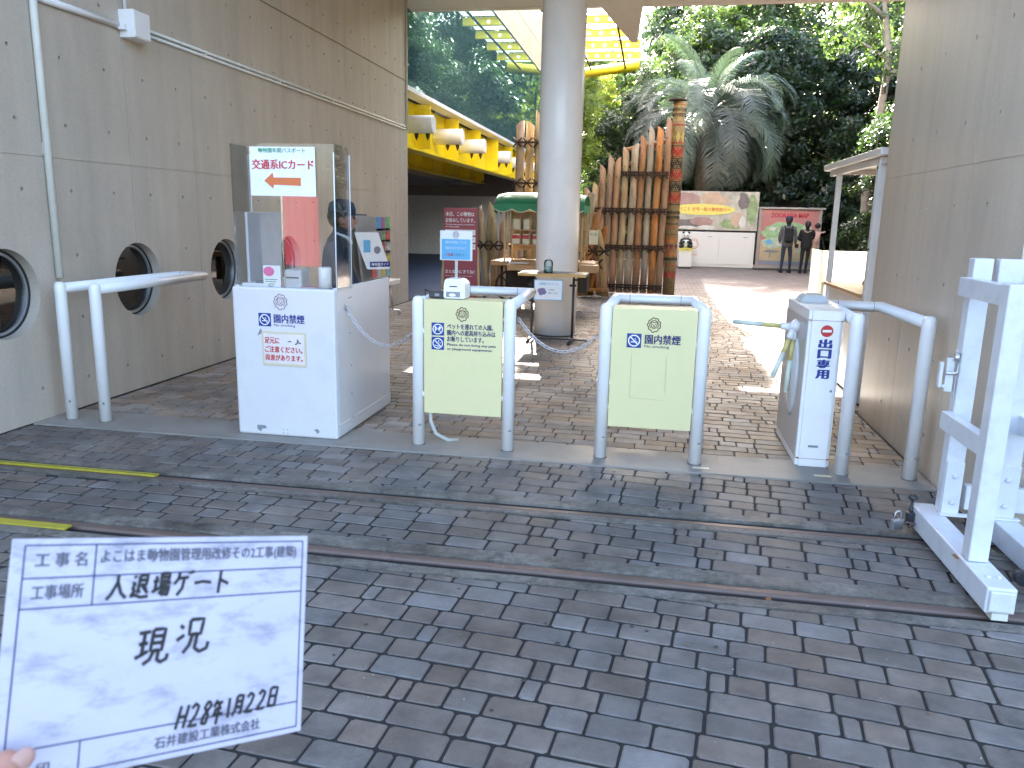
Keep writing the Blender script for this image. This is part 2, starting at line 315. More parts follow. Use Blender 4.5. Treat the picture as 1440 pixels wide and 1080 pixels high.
for a, b, x0, x1 in ((.6, 3.01, -6, 7), (3.30, 3.78, -6, 7), (4.02, 4.69, -4.25, 7), (5.10, 16.4, -4.25, 8)):
    sheet('joint_sand', x0, x1, a, b, -.0055, M_joint)
sheet('joint_sand', 2.0, 7, 4.69, 6.35, -.0057, M_joint)
def slab(name, x0, x1, y0, y1, z0, z1, m, bev=.006):
    bm = BM(); box(bm, x0, x1, y0, y1, z0, z1, bev); return struct(obj(name, bm, m))
slab('threshold_strip', -4.25, 1.70, 4.69, 5.10, -.06, .006, M_strip)
# two rails let into the paving, each between concrete edgings
for k, (ka, kb, ra, rb, g0, g1, kc, kd) in enumerate(((3.945, 4.02, 3.852, 3.908, 3.84, 3.852, 3.79, 3.84), (3.208, 3.30, 3.145, 3.203, 3.078, 3.145, 3.015, 3.078))):
    t = bpy.data.objects.new('gate_track', None); COL.objects.link(t); struct(t); t['label'] = ('rusty sliding gate track between pavers nearest the barriers', 'rusty sliding gate track with open black slot, nearest the camera')[k]
    for nm, a, b, mm, z1 in (('kerb', ka, kb, M_kerb, .004), ('rail', ra, rb, M_rail, -.004), ('kerb', kc, kd, M_kerb, .002), ('slot_bed', rb if k == 0 else g0, ka if k == 0 else g1, M_black, (-.014, -.022)[k])):  # slot bed set shallow and coloured black to stand for the slot's shade
        bm = BM(); 
        if nm == 'kerb':
            xs = np.linspace(-6, 7, 90); v0 = None
            for x in xs:   # worn uneven edges
                j = random.uniform(-.004, .004); v = [bm.verts.new(p) for p in ((x, a+j, z1), (x, b+random.uniform(-.004, .004), z1), (x, b, -.06), (x, a, -.06))]
                if v0:
                    for q in range(4): bm.faces.new((v0[q], v0[(q+1) % 4], v[(q+1) % 4], v[q]))
                v0 = v
        elif nm == 'rail': box(bm, -6, 7, a, b, -.05, z1, .012)
        else: box(bm, -6, 7, a, b, -.07, z1)
        obj(nm, bm, mm, t)
for (x0, x1, ya, yb, lab) in ((-4.248, -2.74, 3.872, 3.912, 'yellow striped tape covering the rear gate track beside the wall'), (-4.248, -2.68, 3.082, 3.135, 'yellow tape covering the front gate track behind the held card')):
    bm = BM(); box(bm, x0, x1, ya, yb, -.003, .008, .002)
    if yb > 3.5: t = tag(obj('floor_tape', bm, M_yel_tape), lab, 'floor tape'); bm = BM(); box(bm, x0, x1, 3.890, 3.893, .006, .0086); obj('tape_line', bm, M_black, t)
    else: tag(obj('floor_tape', bm, M_yel_tape), lab, 'floor tape')
# pavers: three widths in irregular courses that swing slightly across the passage
def clip(poly, ax, val, keep_less):
    out = []
    for i in range(len(poly)):
        a, b = poly[i], poly[(i+1) % len(poly)]
        ia = (a[ax] <= val) == keep_less; ib = (b[ax] <= val) == keep_less
        if ia: out.append(a)
        if ia != ib: t = (val-a[ax])/(b[ax]-a[ax]); out.append((a[0]+t*(b[0]-a[0]), a[1]+t*(b[1]-a[1])))
    return out
def course(x): return -.105*x-.0175*x*x
paving = struct(bpy.data.objects.new('paving', None)); COL.objects.link(paving)
pavers = []
def zone(x0, x1, y0, y1, gap, warm, pitch=.118, inner=False):
    j0 = int((y0-.9)/pitch); j1 = int((y1+1.2)/pitch)
    k = .35 if inner else 1.
    for j in range(j0, j1):
        x = x0-random.uniform(0, .2)
        while x < x1:
            q = random.random(); w = .187 if q < .56 else (.118 if q < .88 else .052)
            if inner: w = .20 if q < .72 else (.11 if q < .95 else .05)
            cx = x+w/2; x += w+gap; yc = j*pitch + course(cx)*k
            if yc < y0-.1 or yc > y1+.1: continue
            sl = math.atan((-.105-.035*cx)*k)+random.uniform(-.008, .008); c, s = math.cos(sl), math.sin(sl); hw, hh = w/2, (pitch-gap*1.45)/2
            jw = random.uniform(-.002, .002)
            P = [(cx+c*a-s*b, yc+s*a+c*b) for a, b in ((-hw+jw, -hh), (hw, -hh+jw), (hw-jw, hh), (-hw, hh-jw))]
            P = clip(clip(clip(clip(P, 1, y0+.004, False), 1, y1-.004, True), 0, x0+.004, False), 0, x1-.004, True)
            if len(P) < 3: continue
            ar = abs(sum(P[i][0]*P[(i+1) % len(P)][1]-P[(i+1) % len(P)][0]*P[i][1] for i in range(len(P))))/2
            if ar < .0007: continue
            mx_, my_ = sum(p[0] for p in P)/len(P), sum(p[1] for p in P)/len(P)
            dv = Vector((mx_, my_, -1.5)); dep = dv.dot(f_); u_, v_ = dv.dot(r_)/dep, dv.dot(d_)/dep
            seen = abs(u_) < .651 and abs(v_) < .488 and my_ > 0 and not (u_ < -.27 and v_ > .2)
            pavers.append((ar/(dep**3) if seen else 0, P, mx_, my_, warm))
zone(-4.6, 5.5, .65, 3.01, .009, 0)
zone(-4.24, 4, 3.305, 3.775, .011, 0)
zone(-4.24, 1.70, 4.025, 4.685, .009, 0)
zone(1.995, 6.5, 4.025, 6.34, .009, 0)
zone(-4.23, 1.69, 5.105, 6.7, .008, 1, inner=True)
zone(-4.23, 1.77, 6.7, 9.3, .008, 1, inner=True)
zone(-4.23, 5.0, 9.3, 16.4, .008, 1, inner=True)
pavers.sort(key=lambda p: -p[0])
def paver_mesh(P, mx_, my_, V, F, cham=.0035, depth=.04, tilt=(0, 0), dz=0):
    n_ = len(P); i0 = len(V)
    def hz(x, y): return dz+tilt[0]*x+tilt[1]*y
    for p in P:
        dx, dy = p[0]-mx_, p[1]-my_; l = math.hypot(dx, dy) or 1
        V.append((dx-dx/l*cham*1.5, dy-dy/l*cham*1.5, hz(dx, dy)))
    for p in P: V.append((p[0]-mx_, p[1]-my_, hz(p[0]-mx_, p[1]-my_)-cham))
    for p in P: V.append((p[0]-mx_, p[1]-my_, -depth))
    F.append(tuple(range(i0, i0+n_)))
    for a in (0, n_):
        for i in range(n_): F.append((i0+a+i, i0+a+n_+i, i0+a+n_+(i+1) % n_, i0+a+(i+1) % n_))
def round4(P, r=.006):
    out = []
    for i in range(len(P)):
        a, b, c = Vector(P[i-1]), Vector(P[i]), Vector(P[(i+1) % len(P)])
        l1, l2 = (a-b).length, (c-b).length; k = min(r*random.uniform(.6, 1.8), l1*.3, l2*.3)
        out += [tuple(b+(a-b).normalized()*k), tuple(b+(c-b).normalized()*k)]
    return out
for sc, P, mx_, my_, warm in pavers[:290]:
    V, F = [], []; P = round4(P)
    paver_mesh(P, mx_, my_, V, F, tilt=(random.gauss(0, .006), random.gauss(0, .008)), dz=random.uniform(-.0015, .001))
    me = bpy.data.meshes.new('paver'); me.from_pydata(V, [], F); me.update()
    o = link('paver', me, M_paver2 if warm else M_paver, paving); o.location = (mx_, my_, 0)
for w_ in (0, 1):
    V, F, T = [], [], []
    for sc, P, mx_, my_, warm in pavers[290:]:
        if warm != w_: continue
        if my_ < 7: P = round4(P)
        v2, f2 = [], []; paver_mesh(P, mx_, my_, v2, f2, tilt=(random.gauss(0, .006), random.gauss(0, .009)), dz=random.uniform(-.002, .001))
        b = len(V); V += [(a+mx_, c+my_, d) for a, c, d in v2]; F += [tuple(i+b for i in f) for f in f2]; T += [random.random()]*len(f2)
    me = bpy.data.meshes.new('pavers'); me.from_pydata(V, [], F); at = me.attributes.new('tone', 'FLOAT', 'FACE'); at.data.foreach_set('value', T); me.update()
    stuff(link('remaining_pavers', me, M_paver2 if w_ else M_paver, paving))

# ------------------------------------------------------------------ concrete walls (holes and joints really cut)
def cut_wall(x0, x1, y0, y1, z0, z1, face_x, holes, portholes, hj, vj, m, parent, name):
    bm = BM(); box(bm, x0, x1, y0, y1, z0, z1); me = bpy.data.meshes.new('w'); bm.to_mesh(me); bm.free(); w = bpy.data.objects.new('w', me); COL.objects.link(w)
    s = 1 if face_x == x1 else -1; bm = BM()
    def cyl(y, z, r, dep, seg):
        a = ring(bm, (face_x+.05*s, y, z), X, r, seg); b = ring(bm, (face_x-dep*s, y, z), X, r*.93, seg)
        for j in range(seg): bm.faces.new((a[j], a[(j+1) % seg], b[(j+1) % seg], b[j]))
        bm.faces.new(a[::-1]); bm.faces.new(b)
    for y, z in holes: cyl(y, z, .0155, .022, 10)
    for y, z, r in portholes: cyl(y, z, r, .5, 48)
    for z, h, dep in hj: box(bm, face_x-dep, face_x+dep, y0-.1, y1+.1, z, z+h)
    for y, za, zb in vj: box(bm, face_x-.004, face_x+.004, y, y+.005, za, zb)
    bmesh.ops.recalc_face_normals(bm, faces=bm.faces)
    mc = bpy.data.meshes.new('c'); bm.to_mesh(mc); bm.free(); c = bpy.data.objects.new('c', mc); COL.objects.link(c)
    md = w.modifiers.new('b', 'BOOLEAN'); md.operation = 'DIFFERENCE'; md.object = c; md.solver = 'EXACT'; md.use_self = True
    bpy.context.view_layer.update()
    m2 = bpy.data.meshes.new_from_object(w.evaluated_get(bpy.context.evaluated_depsgraph_get()))
    bpy.data.objects.remove(w); bpy.data.objects.remove(c); m2.materials.clear(); return link(name, m2, m, parent)
LW, RW = -4.25, 1.71
zr = [.227+.4625*i for i in range(11)]; PH = [(y, .92, .305) for y in (3.18, 4.59, 6.0, 7.41, 8.82)]
holes = [(4.355+.4705*k, z) for k in range(-5, 20) for z in zr if all(math.hypot(4.355+.4705*k-p[0], z-p[1]) > .36 for p in PH)]
lwall = thing('concrete_wall', 'long bare concrete wall with round porthole windows on the left of the passage', 'wall', (LW, 8.8, 0))
PW[lwall.name] = (LW, 8.8, 0)
w = cut_wall(LW-.35, LW, 1.6, 13.45, -.05, 5.05, LW, holes, PH, [(1.838, .006, .005), (3.67, .022, .018)], [(6.0-.94*4+.94*k, .0, 5.04) for k in range(12)], M_conc, lwall, 'wall_slab'); w.location = (-LW, -8.8, 0)
for y, z, r in PH:
    bm = BM()
    def torus_ring(bm, ro, ri, xa, xb, seg=48):
        A = ring(bm, (xa, y, z), X, ro, seg); B = ring(bm, (xa, y, z), X, ri, seg); C = ring(bm, (xb, y, z), X, ri, seg); D = ring(bm, (xb, y, z), X, ro, seg)
        for P_, Q_ in ((A, B), (B, C), (C, D), (D, A)):
            for j in range(seg): bm.faces.new((P_[j], P_[(j+1) % seg], Q_[(j+1) % seg], Q_[j]))
    torus_ring(bm, .304, .287, LW-.075, LW-.12); g = obj('porthole', bm, M_gasket, lwall, True)
    bm = BM(); torus_ring(bm, .2865, .268, LW-.082, LW-.13); obj('rim', bm, M_alum, g, False).location = (-LW, -8.8, 0)
    bm = BM(); plate(bm, disc(40, .27, y, z), (LW-.10, 0, 0), Y, Z, .004); o = obj('pane', bm, M_dkglass, g, False); o.location = (-LW, -8.8, 0)
# the dark room behind the portholes
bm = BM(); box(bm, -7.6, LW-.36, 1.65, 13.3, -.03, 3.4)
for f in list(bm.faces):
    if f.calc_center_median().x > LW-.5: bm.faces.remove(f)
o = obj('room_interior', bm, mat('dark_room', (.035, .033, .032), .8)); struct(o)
for (y, z, w_, h_, lab) in ((4.60, .95, .085, .085, 'square beige note stuck inside the nearest porthole'), (6.0, 1.03, .20, .05, 'orange brown strip note inside the second porthole'), (7.42, .98, .16, .09, 'beige note inside the porthole beside the ticket counter')):
    bm = BM(); box(bm, LW-.112, LW-.108, y-w_/2, y+w_/2, z-h_/2, z+h_/2); tag(obj('paper_note', bm, M_beige), lab, 'note')
bm = BM(); plate(bm, [(-.13, 0), (.02, 0), (.06, .05), (-.02, .10), (-.03, .26), (-.15, .24)], (LW-.115, 5.95, .66), Y, Z, .002); tag(obj('paper_sheet', bm, M_paper), 'curled white sheet low inside the second porthole', 'paper')
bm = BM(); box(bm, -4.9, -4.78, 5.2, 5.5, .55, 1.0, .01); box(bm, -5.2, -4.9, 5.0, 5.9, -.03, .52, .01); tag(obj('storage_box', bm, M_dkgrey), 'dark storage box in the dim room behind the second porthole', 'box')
holesR = [(4.617+.4745*k, z) for k in range(4) for z in zr]
rwall = thing('concrete_wall', 'smooth bare concrete wall on the right between the gate and the kiosk', 'wall', (RW, 5.4, 0))
w = cut_wall(RW, RW+.28, 4.12, 6.62, -.05, 5.05, RW, holesR, [], [(1.838, .005, .004)], [(4.87, 0, 5.04), (5.80, 0, 5.04)], M_concR, rwall, 'wall_slab'); w.location = (-RW, -5.4, 0)
# thin black strip along the foot of the left wall
slab('wall_foot_strip', LW, LW+.012, 3.95, 13.45, -.02, .004, M_black, 0)
# conduits on the left wall
def wall_pipe(lab, pts, r, m=M_pipe, saddles=(), cat='pipe', name='conduit', square=False, group=None):
    b = Vector(pts[0]); t = thing(name, lab, cat, b, group=group)
    bm = BM(); tube(bm, [Vector(p)-b for p in pts], r, 4 if square else 12); obj('pipe', bm, m, t)
    for p in saddles: bm = BM(); q = Vector(p)-b; box(bm, q.x-r*1.3, q.x+r*1.4, q.y-.012, q.y+.012, q.z-r*1.5, q.z+r*1.5, .002); obj('saddle_clip', bm, m, t)
    return t
wall_pipe('white vertical pipe on the concrete wall above the left handrail', [(LW+.03, 5.06, 1.0), (LW+.03, 5.06, 2.86), (LW+.03, 5.06, 4.9)], .026, saddles=[(LW+.01, 5.06, 1.9), (LW+.01, 5.06, 3.2)])
wall_pipe('flat white cable duct running from vertical pipe to junction box', [(LW+.02, 5.09, 2.895), (LW+.02, 6.0, 2.905)], .027, square=True, m=M_white)
wall_pipe('upper cream conduit running along the wall beyond the junction box', [(LW+.016, 6.2, 2.945), (LW+.016, 13.3, 2.945)], .013, saddles=[(LW+.01, y, 2.93) for y in (7.2, 8.7, 10.2, 11.7)])
wall_pipe('lower cream conduit running along the wall beyond the junction box', [(LW+.016, 6.2, 2.905), (LW+.016, 13.3, 2.905)], .013)
wall_pipe('thin white cable duct going up from the junction box', [(LW+.02, 6.05, 3.03), (LW+.02, 6.05, 5.0)], .016, square=True, m=M_white)
wall_pipe('thin vertical conduit on the far corner of the concrete wall', [(LW+.016, 13.38, 2.9), (LW+.016, 13.38, 5.0)], .016)
t = thing('junction_box', 'square white junction box on the left concrete wall where conduits meet', 'junction box', (LW, 6.09, 2.82))
bm = BM(); box(bm, 0, .13, -.105, .105, 0, .21, .006); obj('housing', bm, M_white, t); bm = BM(); box(bm, .131, .138, -.098, .098, .008, .202, .004); obj('cover', bm, M_white, t)
bm = BM(); box(bm, .02, .075, -.15, -.105, .05, .10, .004); obj('duct_socket', bm, M_white, t)

# ------------------------------------------------------------------ gate building over the passage
bm = BM(); box(bm, -7.6, 9, 4.3, 14.6, 5.6, 9.5); box(bm, -7.6, 9, 4.7, 14.4, 5.05, 5.6); bld = tag(obj('gate_building', bm, M_beam), 'pale underside and upper storey of the gate building over the passage', 'building')  # upper block is unseen, added to keep the sun off the foreground
bm = BM(); box(bm, -4.6, 9, 14.42, 14.62, 5.045, 5.598, .01); obj('edge_beam', bm, M_beam, bld)
bm = BM()
for x in np.arange(-4.4, -1.5, .16): lathe(bm, [(.012, 0), (.012, .012)], (x, 14.41, 5.09), (0, -1, 0), 6, False)
obj('rivets', bm, M_beam, bld)['kind'] = 'stuff'
bm = BM(); v = [bm.verts.new(p) for p in ((-1.32, 12.6, 4.93), (-.32, 12.6, 4.93), (-.32, 12.6, 5.04), (-1.32, 12.6, 5.04), (-.70, 17.4, 5.05), (-.58, 17.4, 5.05), (-.58, 17.4, 5.3), (-.70, 17.4, 5.3))]
for q in ((0, 3, 2, 1), (4, 5, 6, 7), (0, 1, 5, 4), (1, 2, 6, 5), (2, 3, 7, 6), (3, 0, 4, 7)): bm.faces.new([v[i] for i in q])
obj('tapered_bracket', bm, M_beam, bld)
t = thing('column', 'thick round white column standing in the middle of the passage', 'column', (-1.235, 10.24, 0))
bm = BM(); lathe(bm, [(.272, 0), (.272, 2.6), (.272, 5.04)], seg=48); obj('shaft', bm, M_colw, t)
bm = BM(); lathe(bm, [(.30, -.02), (.30, .012), (.276, .014)], seg=48); obj('base_ring', bm, M_dkgrey, t)

# ------------------------------------------------------------------ long building on the left: glass, yellow beams, undercroft
FX = -4.5
fac = thing('museum_building', 'long building on the left with greenish glass, concrete band and yellow steel beams', 'building', (FX, 23, 0))
def fb(name, x0, x1, y0, y1, z0, z1, m, bev=0, par=None):
    bm = BM(); box(bm, x0, x1, y0, y1, z0, z1, bev); return obj(name, bm, m, par or fac, True)
FY0, FY1 = 13.5, 41.5
for i in range(9):
    a = FY0+i*(FY1-FY0)/9; b = a+(FY1-FY0)/9
    fb('glass_pane', FX-.012, FX, a+.008, b-.008, 3.74, 6.74, M_glassf)
for y in (18.4, 24.2, 30.0): fb('inner_column', FX-.65, FX-.15, y, y+.5, 3.74, 6.74, M_white)
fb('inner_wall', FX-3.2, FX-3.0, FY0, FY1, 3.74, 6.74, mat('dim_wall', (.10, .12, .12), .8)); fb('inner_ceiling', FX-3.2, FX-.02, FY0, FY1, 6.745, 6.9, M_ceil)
fb('sill', FX-.25, FX+.06, FY0, FY1, 3.66, 3.735, M_white, .005)
fb('head_trim', FX-.05, FX+.03, FY0, FY1, 6.745, 6.80, M_alum)
for i in range(6):
    a = FY0+i*(FY1-FY0)/6; b = a+(FY1-FY0)/6-.02
    fb('concrete_panel', FX-.2, FX, a, b, 6.81, 7.62, M_conc); fb('concrete_panel', FX-.2, FX, a, b, 7.64, 8.75, M_conc)
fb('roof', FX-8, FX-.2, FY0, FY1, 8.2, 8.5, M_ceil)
for bx, z0, z1, y0 in ((-4.86, 2.76, 3.65, FY0), (-6.75, 2.76, 3.3, FY0)):
    bmn = fb('yellow_beam', bx, bx+.03, y0, FY1, z0, z1, M_yellow)
    fb('flange', bx-.12, bx+.20, y0, FY1, z0-.03, z0, M_yellow)
    for y in np.arange(15.75, 41, 2.3): fb('stiffener', bx+.03, bx+.36, y, y+.03, z0+.02, z1-.02, M_yellow)
for i, (y, z) in enumerate(((14.9, 3.16), (17.2, 3.16), (19.5, 3.16), (22.95, 3.16), (25.3, 3.16), (27.6, 3.16))):
    t = thing('floodlight', 'white cylinder floodlight on the yellow beam, %s from the concrete wall' % ('first', 'second', 'third', 'fourth', 'fifth', 'sixth')[i], 'floodlight', (-4.83, y, z), group='white cylinder floodlights along the yellow beam')
    bm = BM(); lathe(bm, [(.15, 0), (.165, .02), (.165, .62), (.15, .64)], ax=(1, 0, 0), seg=24); obj('housing', bm, M_white, t)
    for dx in (.30, .52): bm = BM(); lathe(bm, [(.045, 0), (.035, .06), (.004, .13)], (dx, 0, -.16), (0, 0, -1), 10); obj('cable_gland', bm, M_rope, t)
for y in (14.2, 21.9, 24.1): bm = BM(); plate(bm, disc(20, .13, y, 3.16, .5, 1.), (-4.826, 0, 0), Y, Z, .004); obj('port_hole', bm, M_black, fac, True)
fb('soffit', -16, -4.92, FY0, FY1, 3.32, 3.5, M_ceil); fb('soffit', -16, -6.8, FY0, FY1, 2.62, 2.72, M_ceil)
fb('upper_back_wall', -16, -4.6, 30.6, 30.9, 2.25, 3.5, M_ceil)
for i in range(7):
    a = -16+i*1.64; fb('shutter_panel', a+.006, a+1.634, 30.5, 30.56, -.05, 2.25, mat('grey_white_shutter', (.50, .51, .52), .5) if i == 0 else MATS['grey_white_shutter'])
fb('side_wall', -16.3, -16, FY0, 31, 0, 3.4, M_ceil)
for y, x in ((20.0, -7.6), (24.5, -6.2)):
    t = thing('ceiling_speaker', 'small dark lamp box hanging under the dark soffit, %s one' % ('left' if y < 22 else 'right'), 'lamp', (x, y, 2.5)); bm = BM(); box(bm, -.16, .16, -.1, .1, -.06, .06, .01); obj('case', bm, M_dkgrey, t); bm = BM(); box(bm, -.02, .02, -.02, .02, .06, .12); obj('bracket', bm, M_dkgrey, t)

# yellow canopy with perforated beams and corrugated sheets
can = thing('yellow_canopy', 'yellow perforated steel canopy with bright corrugated sheets beyond the column', 'canopy', (-1.1, 30, 9.0))
CZ = 9.05; cx_0, cx_1, h = -4.44, -1.10, .25
for i, y in enumerate(np.arange(20.7, 40, 2.3)):
    bm = BM(); cxs = np.arange(cx_0+.3, cx_1-.15, .50); xs = [cx_0]+[(cxs[k]+cxs[k+1])/2 for k in range(len(cxs)-1)]+[cx_1]
    for k, cx in enumerate(cxs):           # web cells with a real round hole each
        xa, xb = xs[k], xs[k+1]; za, zb = CZ-h, CZ
        outer = [(xb, (za+zb)/2), (xb, zb), (cx, zb), (xa, zb), (xa, (za+zb)/2), (xa, za), (cx, za), (xb, za)]
        inn = [(cx+.075*math.cos(a*PI/4), (za+zb)/2+.075*math.sin(a*PI/4)) for a in range(8)]
        for dy in (0, .02):
            O = [bm.verts.new((p[0], y+dy, p[1])) for p in outer]; I = [bm.verts.new((p[0], y+dy, p[1])) for p in inn]
            for q in range(8): bm.faces.new((O[q], O[(q+1) % 8], I[(q+1) % 8], I[q]))
    box(bm, cx_0, cx_1, y-.06, y+.08, CZ, CZ+.02); box(bm, cx_0, cx_1, y-.06, y+.08, CZ-h-.02, CZ-h)
    obj('perforated_beam', bm, M_yellow, can, True)
bm = BM(); tube(bm, [(-4.4, 41.6, 8.55), (-1.2, 41.2, 8.85)], .24, 4); obj('end_beam', bm, M_yellow, can, True)
for x in (-3.5, -1.8):
    bm = BM(); tube(bm, [(x, 20.5, CZ-.32), (x-.1, 41.4, CZ-.32)], .045, 8); obj('purlin', bm, M_rope, can, True)
for i in range(9):   # one corrugated sheet per bay, with a lit gap at each beam line
    bm = BM(); prev = None; y0 = 20.9+2.3*i; y1 = y0+2.2
    for k, x in enumerate(np.arange(-3.25 if i < 2 else -4.1, -1.04, .055)):
        z = CZ+.06+(.022 if k % 2 else -.022); v = (bm.verts.new((x, y0, z)), bm.verts.new((x, y1, z+.05)))
        if prev: bm.faces.new((prev[0], v[0], v[1], prev[1]))
        prev = v
    obj('corrugated_sheet', bm, M_corr, can, True)

# ------------------------------------------------------------------ trees and palm
def leaf_mat(name, col, tcol, rough=.35, rnd=.45, tf=.35):
    m = mat(name, col, rough, var=.2, scale=1.5, rnd=rnd, spec=.6); add_translucent(m, tcol, tf); return m
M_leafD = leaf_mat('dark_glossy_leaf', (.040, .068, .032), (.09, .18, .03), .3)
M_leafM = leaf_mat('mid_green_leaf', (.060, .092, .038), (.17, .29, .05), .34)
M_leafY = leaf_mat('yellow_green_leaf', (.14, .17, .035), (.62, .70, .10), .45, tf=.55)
M_leafC = leaf_mat('blue_green_needle', (.040, .070, .045), (.08, .16, .06), .6, tf=.25)
M_bark = mat('bark', (.11, .085, .065), .9, var=.35, scale=8, bump=.6, bscale=30); M_barkL = mat('pale_bark', (.30, .26, .21), .85, var=.3, scale=6, bump=.4, bscale=25)
def leaf_cloud(name, pos, nrm, size, m, parent=None, ratio=.5, smooth=False):
    n = len(pos); nrm = nrm/np.linalg.norm(nrm, axis=1)[:, None]; a = rng.normal(size=(n, 3)); a -= nrm*(a*nrm).sum(1)[:, None]; a /= np.linalg.norm(a, axis=1)[:, None]; b = np.cross(nrm, a)
    s = size*rng.uniform(.6, 1.3, n)[:, None]; w = s*ratio
    V = np.stack([pos-a*s*.5, pos+b*w*.5, pos+a*s*.5, pos-b*w*.5], 1).reshape(-1, 3)
    me = bpy.data.meshes.new(name); me.vertices.add(4*n); me.vertices.foreach_set('co', V.ravel()); me.loops.add(4*n); me.polygons.add(n)
    me.loops.foreach_set('vertex_index', np.arange(4*n, dtype=np.int32)); me.polygons.foreach_set('loop_start', np.arange(0, 4*n, 4, dtype=np.int32)); me.polygons.foreach_set('loop_total', np.full(n, 4, dtype=np.int32))
    me.update(); at = me.attributes.new('tone', 'FLOAT', 'FACE'); at.data.foreach_set('value', rng.random(n)); return me
def crown_points(lobes, per, flat=.8):
    P, N = [], []
    for (c, r) in lobes:
        k = int(per*r*r); d = rng.normal(size=(k, 3)); d /= np.linalg.norm(d, axis=1)[:, None]
        sub = rng.integers(0, 14, k); sd_ = rng.normal(size=(14, 3)); sd_ /= np.linalg.norm(sd_, axis=1)[:, None]   # sprays of leaves with gaps between
        dd = sd_[sub]*.85 + d*.42*rng.uniform(.2, 1, k)[:, None]
        p = np.array(c)+dd*r*np.array([1, 1, flat]); P.append(p); N.append(dd+rng.normal(size=(k, 3))*.6+np.array([0, 0, .5]))
    return np.concatenate(P), np.concatenate(N)
def tree_proto(h, cr, z0, nl, per, lsize, lm, bark, seed, trunk_r=.14, ratio=.5, conic=False):
    global rng; rng = np.random.default_rng(seed); random.seed(seed); lobes = []
    for i in range(nl):
        t = (i+.5)/nl; z = z0+(h-z0)*t; rr = cr*(math.sin(PI*min(1, t*.85+.18))**.6 if not conic else (1.02-t)**.8); a = i*2.4+random.uniform(-.5, .5)
        lobes.append(((rr*.62*math.cos(a), rr*.62*math.sin(a), z), max(.45, cr*random.uniform(.34, .52))))
    P, N = crown_points(lobes, per); me = leaf_cloud('crown', P, N, lsize, lm, ratio=ratio); me.materials.append(lm)
    bm = BM(); pts = [(random.uniform(-.08, .08)*k, random.uniform(-.08, .08)*k, h*.86*k/6) for k in range(7)]; tube(bm, pts, [trunk_r*(1.15-k/6.6) for k in range(7)], 8)
    for c, r in lobes:
        z = max(.5, c[2]-r*random.uniform(.8, 1.6)); q = min(6, z/(h*.86)*6); k = int(q); b = Vector(pts[k]).lerp(Vector(pts[min(6, k+1)]), q-k)
        m_ = b.lerp(Vector(c), .5)+Vector((0, 0, .12*r)); tube(bm, [b, m_, Vector(c)], [trunk_r*.4, trunk_r*.25, trunk_r*.08], 5)
    bmesh.ops.recalc_face_normals(bm, faces=bm.faces); mt = bpy.data.meshes.new('trunk'); bm.to_mesh(mt); bm.free(); mt.materials.append(bark); return me, mt
PROT = {
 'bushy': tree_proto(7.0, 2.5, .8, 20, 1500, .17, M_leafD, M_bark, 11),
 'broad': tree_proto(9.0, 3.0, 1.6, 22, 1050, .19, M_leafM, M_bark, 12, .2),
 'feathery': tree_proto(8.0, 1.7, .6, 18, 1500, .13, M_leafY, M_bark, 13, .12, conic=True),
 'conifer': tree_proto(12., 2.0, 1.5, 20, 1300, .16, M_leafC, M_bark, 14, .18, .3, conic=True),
 'tall': tree_proto(15., 2.6, 8.0, 13, 420, .24, M_leafM, M_barkL, 15, .22),
 'shrub': tree_proto(2.6, 1.35, .4, 9, 2100, .11, M_leafD, M_bark, 16, .05)}
def tree(kind, x, y, s, lab, name, cat='tree', rz=None, group=None):
    t = thing(name, lab, cat, (x, y, -.06), rz if rz is not None else random.uniform(0, 6.28), group); t.scale = (s, s, s)
    link('crown', PROT[kind][0], None, t); link('trunk', PROT[kind][1], None, t); return t
G_ = 'evergreen trees massed behind the plaza'
